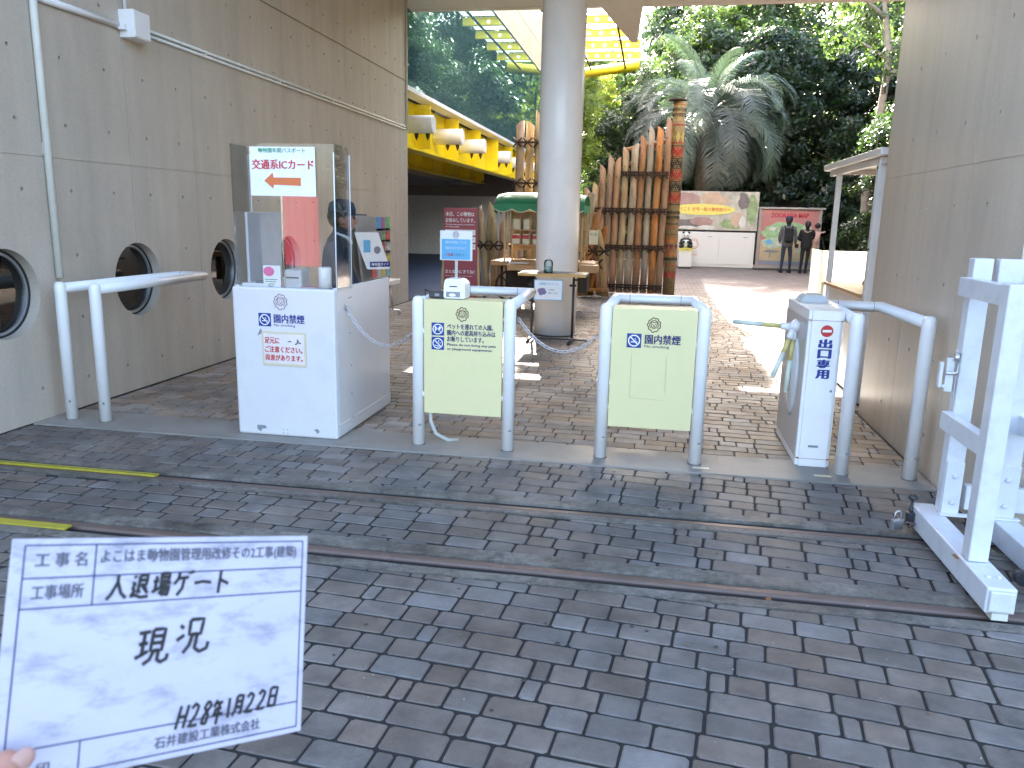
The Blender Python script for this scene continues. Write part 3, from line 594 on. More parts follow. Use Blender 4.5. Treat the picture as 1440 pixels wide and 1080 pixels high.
for a in (
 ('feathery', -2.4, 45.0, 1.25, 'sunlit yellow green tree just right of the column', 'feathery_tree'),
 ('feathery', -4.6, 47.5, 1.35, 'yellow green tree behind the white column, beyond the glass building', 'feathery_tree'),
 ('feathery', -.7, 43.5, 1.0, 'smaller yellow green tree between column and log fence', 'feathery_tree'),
 ('conifer', -.5, 54, 1.2, 'dark blue green conifer right of the yellow canopy', 'conifer_tree'),
 ('conifer', -3.8, 57.0, 1.25, 'tall conifer farthest behind the column', 'conifer_tree'),
 ('broad', 1.6, 34.0, 1.02, 'broad glossy evergreen with bright highlights above the totem pole', 'evergreen_tree'),
 ('bushy', -.9, 30.0, .78, 'bushy evergreen directly behind the leaning logs', 'evergreen_tree'),
 ('bushy', 4.0, 32.0, 1.12, 'dark evergreen behind the palm and photo billboard', 'evergreen_tree'),
 ('broad', 4.2, 37.0, 1.25, 'high evergreen behind the palm, filling the top centre', 'evergreen_tree'),
 ('bushy', 6.8, 31.0, 1.0, 'dark evergreen behind the map board', 'evergreen_tree'),
 ('bushy', 9.3, 29.5, 1.02, 'dark evergreen right of the map board', 'evergreen_tree'),
 ('broad', 12.2, 33.0, 1.0, 'shadowy evergreen seen over the kiosk roof', 'evergreen_tree'),
 ('bushy', 12.0, 27.5, .9, 'dark evergreen seen through the kiosk frame', 'evergreen_tree'),
 ('broad', -6.5, 51.0, 1.5, 'evergreen beyond the end of the glass building', 'evergreen_tree'),
 ('bushy', 1.5, 42.5, 1.7, 'tall evergreen rising behind the first row, above the palm', 'evergreen_tree'),
 ('tall', 7.4, 35.0, .95, 'tall pale trunked tree near the top right sky gap', 'tall_tree'),
 ('tall', 8.6, 37.5, 1.05, 'slender pale tree crossing the sky gap', 'tall_tree'),
 ('tall', 10.4, 36.0, 1.0, 'tall slender tree right of the sky gap', 'tall_tree'),
 ('tall', 11.8, 40.0, 1.1, 'rearmost tall slender tree by the right wall edge', 'tall_tree'),
 ('tall', 6.0, 25.0, .72, 'pale trunked tree standing close beside the right wall edge', 'tall_tree')):
    tree(a[0], a[1], a[2], a[3], a[4], a[5], group=G_)
G2 = 'sunlit trees along the right of the plaza, mirrored in the glass'
for k, (x, y, s, kd) in enumerate(((9.5, 12, 1.0, 'broad'), (10.5, 17, 1.1, 'bushy'), (9.0, 21.5, 1.0, 'bushy'), (14, 14, 1.3, 'conifer'), (14.5, 20, 1.2, 'broad'), (13.5, 25, 1.3, 'bushy'), (11.5, 7.5, 1.1, 'bushy'))):
    tree(kd, x, y, s, ('broad tree mirrored at the left of the glass', 'bushy tree mirrored in the middle of the glass', 'bushy evergreen right of the plaza behind the kiosk', 'conifer behind the kiosk, mirrored in the glass', 'broad tree behind the kiosk side trees', 'bushy tree at the far right beyond the kiosk', 'bushy tree behind the right concrete wall')[k], 'evergreen_tree', group=G2)
for k, (x, y, s) in enumerate(((.2, 28.6, .8), (5.6, 28.4, .9), (7.6, 28.0, 1.1), (9.4, 26.6, 1.0), (10.8, 24.4, 1.1), (7.9, 24.0, .8), (9.6, 22.0, 1.0), (-2.2, 28.8, 1.0), (6.6, 29.6, 1.3))):
    tree('shrub', x, y, s, ('low dark shrub behind the photo billboard', 'dark shrub just right of the map board', 'shrub in the dark right of the map board', 'shrub seen left of the kiosk post', 'shrub in the middle of the kiosk opening', 'shrub nearest the kiosk panel', 'shrub at the right of the kiosk opening', 'shrub behind the leaning logs', 'taller shrub between map board and trees')[k], 'shrub', 'shrub', group='dark shrubs under the trees')
bm = None; pts_, nrm_ = [], []          # the wood behind, one mass nobody could count
for x, y, zt in [(x_, y_, zt_) for x_, y_, zt_ in ((-16, 76, 18), (-10, 78, 19), (-4, 76, 19), (1, 74, 18), (5, 66, 17), (9, 60, 8.5), (12.5, 62, 8), (16, 57, 14), (21, 55, 14), (26, 50, 13), (3, 50, 12), (7.5, 48, 8), (15.5, 48, 8), (18, 44, 11), (18, 36, 10), (19, 28, 10), (19, 20, 10), (19, 12, 10), (18, 5, 9))]:
    for zz in np.arange(1.5, zt, 2.2):
        lob = [((x+random.uniform(-2, 2), y+random.uniform(-1.5, 1.5), zz), 2.5)]; P_, N_ = crown_points(lob, 150); pts_.append(P_); nrm_.append(N_)
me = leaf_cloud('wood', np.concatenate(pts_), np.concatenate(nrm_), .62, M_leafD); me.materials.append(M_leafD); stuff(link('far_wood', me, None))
for x_, y_, s_, l_ in ((6.4, 23.0, .62, 'small dark evergreen in front of the pale trunk behind the kiosk'), (7.9, 25.5, .8, 'dark evergreen behind the kiosk beside the pale trunk')): tree('bushy', x_, y_, s_, l_, 'evergreen_tree', group=G_)
# palm with long arching blue green fronds
M_palm = leaf_mat('palm_leaflet', (.15, .19, .14), (.12, .20, .10), .4, tf=.2, rnd=.2); M_rach = mat('palm_midrib', (.34, .38, .26), .5)
palm = thing('palm_tree', 'large palm with drooping blue green feather fronds behind the totem pole', 'palm tree', (1.50, 28.4, -.05))
bm = BM(); pts = [(0, 0, 5.0*k/8) for k in range(9)]; tube(bm, pts, [.34, .30, .27, .26, .26, .27, .30, .34, .22], 12); obj('trunk', bm, M_bark, palm)
random.seed(5)
def frond_mesh(L_, droop, seed):
    r = random.Random(seed); bm = BM(); pts = []; n = 14; x = z = 0.; ang = droop[0]
    for k in range(n+1):
        pts.append(Vector((x, 0, z))); st = L_/n; x += st*math.cos(ang); z += st*math.sin(ang); ang += droop[1]*(k/n+.35)/n*2
    tube(bm, pts, [.035*(1.05-k/n) for k in range(n+1)], 5)
    for q in range(72):
        t = .14+.86*q/72; f = t*n; k = min(n-1, int(f)); p = pts[k].lerp(pts[k+1], f-k); tg = (pts[k+1]-pts[k]).normalized()
        ll = L_*.25*math.sin(PI*min(1, t*.86+.14))**.6
        for s in (-1, 1):
            d = (tg*.75+Vector((0, s*.75, 0))+Vector((0, 0, .25-r.uniform(0, .25)))).normalized(); e = p+d*ll*.6; g = e+(d+Vector((0, 0, -.9))).normalized()*ll*.45
            w = Vector((tg.x, tg.y, tg.z))*.0125
            a = [bm.verts.new(c) for c in (p-w, p+w, e+w, e-w, g)]
            bm.faces.new(a[:4]); bm.faces.new((a[3], a[2], a[4]))
    return bm
fm = []
for k, (l, dr) in enumerate(((3.0, (1.35, -.8)), (3.8, (1.0, -1.6)), (4.0, (.65, -1.75)), (3.9, (.25, -1.6)), (3.6, (-.15, -1.35)))):
    bm = frond_mesh(l, dr, k); me = bpy.data.meshes.new('palm_frond'); bm.to_mesh(me); bm.free(); me.materials.append(M_palm); fm.append(me)
fi = 0
for ring_, cnt, a0 in ((0, 4, .4), (1, 7, .1), (2, 9, .3), (3, 10, 0.), (4, 11, .2)):
    for i in range(cnt):
        o = link('palm_frond', fm[ring_], None, palm); o.location = (0, 0, 4.95); o.rotation_euler = (0, random.uniform(-.1, .1), a0+2*PI*i/cnt+random.uniform(-.12, .12)); s = random.uniform(.88, 1.08); o.scale = (s, s, s)
# dark timber screen behind map board and under the trees
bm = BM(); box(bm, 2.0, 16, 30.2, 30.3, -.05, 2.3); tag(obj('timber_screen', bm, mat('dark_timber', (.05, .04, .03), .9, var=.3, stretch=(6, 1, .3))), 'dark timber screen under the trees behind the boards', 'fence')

# ------------------------------------------------------------------ log fence with totem pole
def log_bm(p0, p1, r, cut=(0, 0), seg=9, seed=0):
    """slightly crooked log from p0 to p1; the top is sawn obliquely: cut = drop across x and y"""
    rd = random.Random(seed); bm = BM(); p0, p1 = Vector(p0), Vector(p1); n = 6; R_ = []; ph = rd.uniform(0, 6)
    for k in range(n+1):
        c = p0.lerp(p1, k/n)+Vector((math.sin(k*.9+ph), math.cos(k*1.1+ph), 0))*r*.10*(k not in (0,)); rr = r*(1.06-.12*k/n)*rd.uniform(.95, 1.05)
        rg = []
        for j in range(seg):
            a = 2*PI*j/seg; o = Vector((math.cos(a)*rr, math.sin(a)*rr, 0)); z = (o.x/r*cut[0]+o.y/r*cut[1]) if k == n else 0
            rg.append(bm.verts.new(c+o+Vector((0, 0, z))))
        R_.append(rg)
    for a, b in zip(R_, R_[1:]):
        for j in range(seg): f = bm.faces.new((a[j], a[(j+1) % seg], b[(j+1) % seg], b[j])); f.smooth = True
    bm.faces.new(R_[0][::-1]); bm.faces.new(R_[-1]); return bm
fence = thing('log_fence', 'tall fence of upright slant cut logs lashed together, rising towards the totem', 'fence', (-.6, 16.4, 0))
TOP = [(-1.40, 2.12), (-1.25, 2.20), (-1.11, 2.56), (-.965, 2.74), (-.82, 2.70), (-.665, 2.90), (-.505, 2.97), (-.345, 3.12), (-.185, 3.30), (-.02, 3.29), (.125, 3.46)]
for i, (x, z) in enumerate(TOP):
    s = 1 if i in (4, 6) else -1
    obj('log', log_bm((x, 16.4, .03), (x+random.uniform(.0, .03), 16.4, z-.07), random.uniform(.062, .076), (s*.07, -.05), seed=i), M_woodG if i in (0, 1, 5, 6, 8) else M_woodO, fence, True)
for z, xa in ((.14, -1.45), (.93, -1.45), (1.66, -1.25), (2.37, -.72)):
    bm = BM(); tube(bm, [(xa, 16.32, z), (.2, 16.32, z)], .022, 6); tube(bm, [(xa, 16.31, z+.05), (.2, 16.31, z+.05)], .016, 6); obj('lashing_rail', bm, M_rope, fence, True)
    bm = BM()
    for x, _ in TOP:
        if x < xa-.06: continue
        for s in (-1, 1): tube(bm, [(x-.075, 16.31, z-.05*s), (x, 16.315, z), (x+.075, 16.31, z+.07*s)], .014, 5)
    obj('rope_knots', bm, M_rope, fence, True)['kind'] = 'stuff'
bm = BM(); 
for i, (x, z) in enumerate(TOP[2:]): lathe(bm, [(.012, 0), (.012, .012)], (x, 16.33, z-.38), (0, -1, 0), 6)
obj('bolt_heads', bm, M_black, fence, True)['kind'] = 'stuff'
bm = BM(); tube(bm, [(-.72, 16.5, 2.85), (.2, 16.5, 3.05)], .04, 7); tube(bm, [(-.72, 16.5, 2.5), (.2, 16.5, 3.1)], .03, 7); obj('back_rail', bm, M_woodO, fence, True)
def crossing(name, lab, logs, y=16.0, rails=(), cat='log barrier'):
    t = thing(name, lab, cat, (sum(l[0] for l in logs)/len(logs), y, 0))
    for k, (xa, xb, z, r, c) in enumerate(logs): obj('log', log_bm((xa, y+(.07 if k % 2 else -.07), .04), (xb, y+(.07 if k % 2 else -.07), z), r, (c, -.03), seed=50+k+int(y)), M_woodO if c > 0 else M_woodG, t, True)
    for xa, xb, z in rails:
        bm = BM(); tube(bm, [(xa, y-.16, z), (xb, y-.16, z)], .02, 6)
        q = xa+.05
        while q < xb:
            for s in (-1, 1): tube(bm, [(q-.09, y-.15, z-.09*s), (q+.09, y-.17, z+.09*s)], .017, 5)
            q += .21
        obj('rope_lashing', bm, M_rope, t, True)
    return t
crossing('log_barrier', 'low barrier of crossed slant cut logs left of the cart', [(-3.55, -3.62, 1.33, .07, .05), (-3.40, -3.49, 1.62, .075, .09), (-3.27, -3.41, 1.63, .068, -.08), (-3.37, -3.20, 1.70, .08, -.10), (-3.12, -3.14, 1.43, .068, -.08), (-3.06, -2.97, 1.40, .07, .06), (-2.72, -2.74, 1.50, .08, .02)], 15.6, [(-3.8, -2.7, .94)])
crossing('tall_log_bundle', 'three tall upright logs bound with rope left of the white column', [(-2.80, -2.80, 3.35, .085, .05), (-2.63, -2.62, 3.36, .085, -.05), (-2.44, -2.42, 3.52, .08, -.10), (-2.25, -2.25, 2.9, .07, .05)], 16.5, [(-2.9, -2.35, 2.98), (-2.9, -2.3, 2.18)], 'log bundle')
crossing('log_barrier', 'barrier of crossed logs right of the column, in front of the tall log fence', [(-1.30, -1.22, 1.95, .08, .0), (-.98, -1.20, 1.55, .075, .07), (-1.36, -1.08, 1.62, .08, .08), (-1.30, -1.42, 1.45, .07, -.07), (-.88, -1.06, 1.3, .07, -.07), (-1.2, -.95, 1.32, .08, .07)], 15.3, [(-1.4, -.85, .90), (-1.3, -1.0, .66)])
bm = BM(); box(bm, -1.35, -.8, 15.05, 15.12, .14, .2, .01); tag(obj('low_timber_rail', bm, M_woodO), 'low horizontal timber at the foot of the crossed logs', 'rail')
TP = (.335, 16.5)
tot = thing('totem_pole', 'painted totem pole with red and black triangles at the right end of log fence', 'totem pole', (TP[0], TP[1], 0))
M_tot = mat('carved_olive_wood', (.21, .16, .07), .6, var=.35, scale=20, dirt=(.25, .08, .04), dirt_scale=4, dirt_amt=.6, bump=.3)
M_tor, M_tok, M_toy = flat('totem_red', (.36, .025, .025)), flat('totem_black', (.03, .02, .025)), flat('totem_yellow', (.42, .35, .12)); M_too = mat('totem_orange', (.38, .13, .035), .6, var=.4, scale=6)
R0 = .122
bm = BM(); lathe(bm, [(R0, 0), (R0*.99, 1.2), (R0, 2.4), (R0*1.02, 3.76), (R0*.9, 3.78)], seg=24); obj('pole', bm, M_tot, tot)
bm = BM(); lathe(bm, [(R0*1.45, 3.79), (R0*1.3, 3.82)], (-.05, 0, 0), seg=20); obj('cap', bm, M_rope, tot)
def wrap(pts, mm, nm='painted_mark', lift=.003, sub=6):
    """flat mark bent round the pole: pts = (angle in deg from the camera side, z)"""
    bm = BM(); c = bm.verts.new(tuple(Vector(((R0+lift)*math.sin(rad(sum(p[0] for p in pts)/len(pts))), -(R0+lift)*math.cos(rad(sum(p[0] for p in pts)/len(pts))), sum(p[1] for p in pts)/len(pts)))))
    E = []
    for i in range(len(pts)):
        a, b = pts[i], pts[(i+1) % len(pts)]
        for k in range(sub): t_ = k/sub; A, z = a[0]*(1-t_)+b[0]*t_, a[1]*(1-t_)+b[1]*t_; E.append(bm.verts.new(((R0+lift)*1.012*math.sin(rad(A)), -(R0+lift)*1.012*math.cos(rad(A)), z)))
    for i in range(len(E)): bm.faces.new((c, E[i], E[(i+1) % len(E)]))
    return obj(nm, bm, mm, tot)
for k, (z, ca, cb) in enumerate(((2.72, M_tok, M_tor), (2.50, M_toy, M_tok), (2.28, M_tok, M_tor), (2.06, M_toy, M_tok), (1.84, M_toy, M_tor))):
    for s in range(-3, 4):
        a = s*44+6; up = (s % 2 == 0) ^ (k % 2 == 0); mm = cb if s % 2 else (M_tor if k % 2 == 0 else M_tok)
        wrap([(a-40, z), (a+40, z), (a, z+.2)] if up else [(a-40, z+.2), (a+40, z+.2), (a, z)], mm if up != (s % 3 == 0) else M_tok, sub=4)
        bm = BM()
        for (da, dz) in ((0, .10), (-9, .06), (9, .06), (-16, .025), (0, .025), (16, .025)):
            aa, zz = rad(a+da), z+(dz if up else .2-dz); lathe(bm, [(.009, 0), (.009, .006)], ((R0+.004)*math.sin(aa), -(R0+.004)*math.cos(aa), zz), (math.sin(aa), -math.cos(aa), 0), 6)
        obj('dot_marks', bm, M_toy, tot)['kind'] = 'stuff'
for z, h, mm in ((3.32, .025, M_tor), (3.70, .02, M_too), (2.98, .03, M_tor), (2.60+.33, .012, M_tok), (1.80, .02, M_tok), (1.42, .02, M_tok), (1.36, .03, M_too), (1.22, .012, M_tok), (.72, .02, M_tok), (.60, .015, M_tor)):
    bm = BM(); lathe(bm, [(R0+.004, z), (R0+.004, z+h)], seg=24); obj('painted_band', bm, mm, tot)
for z, mm, hh in ((1.10, M_too, .10), (.84, M_too, .08), (.96, M_tor, .03), (3.1, M_toy, .12), (.42, M_tor, .09), (1.0, M_tok, .04)):
    for s in range(-2, 3): a = s*50; wrap([(a-22, z), (a, z+hh), (a+22, z), (a, z-hh)], mm, sub=3)
for z in (1.62, 1.52, 3.48, 3.58, .70):
    bm = BM()
    for s in range(-6, 7):
        a0_, a1_ = rad(s*15), rad(s*15+12)
        tube(bm, [((R0+.004)*math.sin(a), -(R0+.004)*math.cos(a), zz) for a, zz in ((a0_, z), (a0_, z+.06), (a1_, z+.06), (a1_, z+.02), ((a0_+a1_)/2, z+.02))], .004, 4)
    obj('carved_meander', bm, M_tok, tot)['kind'] = 'stuff'

# ------------------------------------------------------------------ billboard, map board, panda, people at the back
bb = thing('photo_billboard', 'wide white cabinet with animal photo billboard and yellow oval on top', 'billboard', (1.9, 26.5, 0))
def wbox(name, x0, x1, y0, y1, z0, z1, m, par, bev=0.):
    bm = BM(); box(bm, x0, x1, y0, y1, z0, z1, bev); return obj(name, bm, m, par, True)
wbox('cabinet', .35, 3.15, 26.5, 27.0, .05, 1.16, M_white2, bb, .004); wbox('plinth', .37, 3.13, 26.53, 27.0, -.02, .05, M_grey, bb)
for x0, x1 in ((.45, 2.02), (2.05, 3.10)): wbox('door', x0, x1, 26.475, 26.497, .14, 1.07, M_white2, bb, .003)
for x in (1.75, 2.85): wbox('door_handle', x-.07, x+.07, 26.465, 26.474, 1.0, 1.02, M_grey, bb)
wbox('picture_board', .35, 3.18, 26.48, 26.56, 1.22, 2.43, mat('photo_print_ground', (.42, .40, .34), .5, var=.45, scale=3, dirt=(.62, .57, .54), dirt_scale=4, dirt_amt=.8), bb)
M_ele = mat('pinkish_grey_print', (.36, .23, .21), .5, var=.25, scale=4); M_lio = mat('tan_print', (.50, .36, .26), .5, var=.2, scale=4); M_bearp = mat('grey_brown_print', (.16, .14, .14), .5, var=.3, scale=5); M_leafp = mat('green_photo_print', (.25, .34, .17), .5, var=.4, scale=6); M_fog = mat('pale_photo_print', (.60, .60, .58), .5, var=.2, scale=5)
def shape(nm, pts, mm, par, y, w0=(0, 0)):
    bm = BM(); plate(bm, pts, (0, y, 0), X, Z, .002); return obj(nm, bm, mm, par, True)
def blob(cx, cz, rx, rz_, seed, n=18, k=.18):
    r = random.Random(seed); return [(cx+rx*(1+r.uniform(-k, k))*math.cos(2*PI*i/n), cz+rz_*(1+r.uniform(-k, k))*math.sin(2*PI*i/n)) for i in range(n)]
for i, a in enumerate(((2.98, 1.9, .16, .45, M_leafp), (2.45, 1.42, .42, .16, M_leafp), (1.1, 1.42, .6, .14, M_bearp), (.9, 2.15, .5, .24, M_ele), (1.75, 2.2, .34, .22, M_lio), (2.08, 2.14, .17, .12, M_lio), (2.72, 2.12, .17, .24, M_bearp), (2.66, 2.34, .09, .07, M_bearp), (1.45, 1.5, .4, .13, M_ele), (2.55, 1.55, .2, .24, M_lio), (2.72, 1.48, .1, .2, M_fog), (1.6, 1.3, .25, .07, M_fog), (1.0, 1.29, .3, .05, M_fog))):
    shape('printed_picture', blob(a[0], a[1], a[2], a[3], i), a[4], bb, 26.476-.0025*i*.3-.001)
shape('yellow_oval', disc(36, 1, 1.45, 1.86, 1.02, .175), flat('oval_yellow', (.74, .66, .16)), bb, 26.468)
PW[bb.name] = (1.9, 26.5, 0)
print_text('ようこそ 世界一周の動物旅行へ', (.62, 26.464, 1.80), X, Z, 1.7, .13, M_orange_print, bb, bold=.01)
print_text('ZOORASIA', (1.05, 26.468, .40), (1, 0, 0), Z, .33, .05, M_orange_print, bb); print_text('ズーラシア', (1.08, 26.468, .47), X, Z, .3, .07, M_orange_print, bb)
bm = BM()
for r in (.15, .11): stroke(bm, disc(25, r, 1.26, .78)[3:]+[(1.26+r*.6, .78+r*.5)], .012, (0, 26.468, 0), X, Z)
stroke(bm, [(1.15, .66), (1.26, .60), (1.37, .66)], .012, (0, 26.468, 0), X, Z); obj('emblem', bm, M_orange_print, bb, True)
mpb = thing('map_board', 'framed park map board on feet with pink heading in front of the dark trees', 'map board', (4.2, 26.8, 0)); PW[mpb.name] = (4.2, 26.8, 0)
wbox('board', 3.33, 5.10, 26.78, 26.84, .14, 1.92, mat('map_salmon', (.48, .20, .19), .5, var=.1, scale=2), mpb)
for x in (3.24, 5.08): wbox('side_post', x, x+.09, 26.74, 26.86, 0, 1.92, mat('grey_frame', (.36, .34, .31), .5) if x < 4 else MATS['grey_frame'], mpb, .006)
wbox('top_rail', 3.16, 5.26, 26.70, 26.90, 1.92, 1.98, MATS['grey_frame'], mpb, .006); wbox('bottom_rail', 3.12, 5.2, 26.66, 26.92, .05, .14, MATS['grey_frame'], mpb, .006)
shape('map_ground', [(3.36, .16), (5.06, .16), (5.06, 1.0), (3.36, .95)], mat('map_sand', (.52, .42, .26), .5, var=.1), mpb, 26.777)
shape('map_water', [(3.36, .16), (5.06, .16), (5.06, .27), (3.36, .30)], flat('map_grey_blue', (.25, .28, .36)), mpb, 26.775)
shape('map_land', blob(4.2, 1.2, .78, .32, 3, 26, .14), mat('map_green', (.30, .48, .26), .5, var=.3, scale=9), mpb, 26.774)
shape('map_land', blob(3.75, .86, .33, .18, 4, 18, .2), mat('map_pale_green', (.45, .55, .42), .5, var=.3, scale=12), mpb, 26.772)
for i, (x, z, r, mm) in enumerate(((3.7, 1.3, .1, M_fog), (4.0, 1.25, .12, MATS['map_pale_green']), (4.4, 1.1, .14, M_fog), (4.75, 1.35, .13, MATS['map_pale_green']), (3.62, .88, .12, M_skyblue), (3.95, .8, .08, M_fog), (4.6, .62, .1, MATS['map_pale_green']))): shape('map_detail', blob(x, z, r, r*.6, 20+i), mm, mpb, 26.770-.001*i)
shape('acacia_print', [(3.44, .58), (3.6, .64), (3.9, .62), (3.98, .57), (3.7, .55), (3.69, .38), (3.66, .38), (3.67, .55)], M_grey, mpb, 26.768)
print_text('ZOORASIA MAP', (3.62, 26.766, 1.66), X, Z, 1.15, .14, flat('map_heading_red', (.50, .03, .06)), mpb, bold=.03)
pd = thing('panda_statue', 'seated panda statue on a yellow topped white collection box', 'statue', (.98, 26.1, 0)); PW[pd.name] = (.98, 26.1, 0)
wbox('stand', .78, 1.18, 25.9, 26.3, .06, .56, M_white2, pd, .006); wbox('foot', .78, 1.18, 25.9, 26.3, 0, .06, M_dkgrey, pd); wbox('yellow_top', .77, 1.19, 25.88, 26.32, .56, .65, MATS['oval_yellow'], pd, .006)
print_text('パンダ募金', (.88, 25.875, .585), X, Z, .2, .035, M_ink, pd)
def balls(nm, L_, mm, par):
    bm = BM(); [ball(bm, c, r, 14, sq) for c, r, sq in L_]; return obj(nm, bm, mm, par)
balls('body', [((0, 0, .80), .15, (1, .85, 1.1)), ((0, -.02, 1.03), .105, (1.08, .95, .95)), ((0, -.11, 1.005), .045, (1, .8, .75))], M_pandaW, pd)
balls('shoulders', [((0, .0, .915), .125, (1.1, .8, .42))], M_pandaB, pd)
for s in (-1, 1):
    balls('ear', [((s*.085, .0, 1.125), .037, (1, .6, 1))], M_pandaB, pd); balls('eye_patch', [((s*.042, -.105, 1.04), .024, (.9, .5, 1.2))], M_pandaB, pd)
    bm = BM(); tube(bm, [(s*.12, -.02, .90), (s*.16, -.12, .80), (s*.07, -.19, .84)], [.05, .048, .04], 10); ball(bm, (s*.07, -.19, .84), .042, 10); obj('arm', bm, M_pandaB, pd)
    bm = BM(); tube(bm, [(s*.10, -.06, .72), (s*.16, -.20, .70)], [.07, .06], 10); ball(bm, (s*.16, -.21, .705), .062, 10); obj('leg', bm, M_pandaB, pd)
balls('nose', [((0, -.148, 1.02), .014, (1.2, .7, .8))], M_pandaB, pd)
def person_back(lab, x, y, h, rz, top, legs, head, arm_l, arm_r, lean=0., bag=None, hat=None, hood=None, cloth=.0):
    """figure seen mostly from behind; body = one skinned surface, coat, trousers, hair over it"""
    t = thing('person', lab, 'person', (x, y, 0), rz); k = h/1.72
    J = {'pel': (0, 0, .93), 'sp': (0, .0, 1.12), 'ch': (0, -.01, 1.32), 'nk': (0, 0, 1.46), 'hd': (0, .01, 1.60)}
    def P(p, r, r2=None): return (p[0]*k, p[1]*k, p[2]*k, r*k, (r2 or r)*k)
    nodes = [P((0, 0, .93), .14, .10), P((0, 0, 1.12), .135, .095), P((0, 0, 1.32), .155, .10), P((0, .0, 1.455), .05), P((0, .015, 1.55), .085), P((0, .01, 1.66), .085)]
    ed = chain(0, 1, 2, 3, 4, 5)
    for s, (kn, ft) in ((-1, legs[0]), (1, legs[1])):
        b = len(nodes); nodes += [P((s*.09, 0, .86), .085), P((s*.10+kn[0], kn[1], .48), .058), P((s*.10+ft[0], ft[1], .09), .04), P((s*.10+ft[0]*1.1, ft[1]+.13, .045), .035)]; ed += [(0, b)]+chain(b, b+1, b+2, b+3)
    for s, (el, ha) in ((-1, arm_l), (1, arm_r)):
        b = len(nodes); nodes += [P((s*.18, 0, 1.40), .055), P(el, .043), P(ha, .034)]; ed += [(2, b)]+chain(b, b+1, b+2)
    skin('body', nodes, ed, legs[2], t, 2)
    # coat over trunk and arms
    cn = [P((0, 0, .78-cloth), .20, .15), P((0, 0, 1.0), .195, .145), P((0, 0, 1.22), .195, .14), P((0, 0, 1.38), .17, .115), P((0, 0, 1.455), .07, .065)]; ce = chain(0, 1, 2, 3, 4)
    for s, (el, ha) in ((-1, arm_l), (1, arm_r)):
        b = len(cn); w_ = tuple(np.array(el)*.15+np.array(ha)*.85); cn += [P((s*.18, 0, 1.39), .072), P(el, .058), P(w_, .05)]; ce += [(3, b)]+chain(b, b+1, b+2)
    skin('coat', cn, ce, top, t, 2)
    for s, (el, ha) in ((-1, arm_l), (1, arm_r)): bm = BM(); ball(bm, Vector(ha)*k, .04*k, 8, (.8, .8, 1.2)); obj('hand', bm, M_skin, t)
    for s, (kn, ft) in ((-1, legs[0]), (1, legs[1])): bm = BM(); box(bm, (s*.10+ft[0]-.05)*k, (s*.10+ft[0]+.05)*k, (ft[1]-.08)*k, (ft[1]+.2)*k, 0, .09*k, .02); obj('shoe', bm, M_blackcl, t)
    bm = BM(); ball(bm, (0, .02*k, 1.60*k), .082*k, 14, (.95, 1.1, 1.25)); ball(bm, (0, .11*k, 1.585*k), .016*k, 8); obj('face', bm, M_skin, t)
    for s in (-1, 1): bm = BM(); ball(bm, (s*.082*k, .02*k, 1.59*k), .02*k, 8, (.5, 1, 1.4)); obj('ear', bm, M_skin, t)
    bm = BM(); ball(bm, (0, -.012*k, 1.625*k), .098*k, 14, (1, 1.02, 1.1)); obj('hair', bm, M_hair, t)
    return t, k
t, k = person_back('person in grey jacket and dark cap with black backpack facing the map board', 3.96, 25.3, 1.66, .0, M_greycl, (((.0, .02), (-.02, .02)), ((.03, .03), (.04, .06)), M_navycl), 0, ((-.24, .02, 1.13), (-.20, .16, .95)), ((.25, .02, 1.12), (.26, .10, .90)))
bm = BM(); lathe(bm, [(.105*k, 1.62*k), (.108*k, 1.68*k), (.09*k, 1.745*k), (.02, 1.765*k)], (0, 0, 0), seg=16); box(bm, -.07*k, .07*k, .08*k, .17*k, 1.635*k, 1.65*k); obj('cap', bm, M_navycl, t)
bm = BM(); box(bm, -.13*k, .13*k, -.27*k, -.115*k, .98*k, 1.40*k, .05*k); box(bm, -.10*k, .10*k, -.31*k, -.26*k, 1.0*k, 1.2*k, .02*k); o = obj('backpack', bm, M_blackcl, t)
for s in (-1, 1): bm = BM(); tube(bm, [(s*.10*k, -.15*k, 1.38*k), (s*.12*k, -.02*k, 1.47*k), (s*.13*k, .12*k, 1.36*k), (s*.13*k, .08*k, 1.08*k)], .018*k, 6); obj('strap', bm, M_blackcl, o)
bm = BM(); box(bm, .24, .34, .02, .12, .76, .88, .02); obj('bag', bm, M_blackcl, t)
t, k = person_back('person in black coat with fur edged hood carrying a child, facing the map board', 4.52, 25.35, 1.56, -.1, M_blackcl, (((.0, .0), (-.02, .0)), ((-.03, .03), (-.05, .05)), M_blackcl), 0, ((-.25, .03, 1.12), (-.10, .18, 1.08)), ((.27, .05, 1.15), (.18, .22, 1.15)), cloth=.06)
bm = BM(); tube(bm, [(.12*math.cos(a)*k, (-.06-.07*math.sin(a))*k, (1.40+.05*math.cos(2*a))*k) for a in np.linspace(-.3, PI+.3, 12)], .028*k, 8); obj('fur_trim', bm, M_fur, t)
bm = BM(); ball(bm, (0, -.10*k, 1.60*k), .06*k, 12, (1, 1, 1.6)); obj('hair', bm, M_hair, t)
t = thing('child', 'small child in pale pink top held in the arms by the map board', 'child', (4.80, 25.36, .93))
skin('body', [(0, 0, .05, .085, .07), (0, 0, .25, .085, .07), (.0, 0, .37, .035), (0, 0, .46, .06), (0, 0, .50, .06), (.08, 0, .31, .035), (.17, .02, .30, .028), (.25, .04, .33, .02), (-.08, 0, .31, .035), (-.15, -.05, .28, .026), (.06, .08, .0, .045), (.08, .14, -.14, .035), (-.06, .08, 0, .045), (-.08, .14, -.14, .035)], chain(0, 1, 2, 3, 4)+[(1, 5), (5, 6), (6, 7), (1, 8), (8, 9), (0, 10), (10, 11), (0, 12), (12, 13)], M_pink, t)
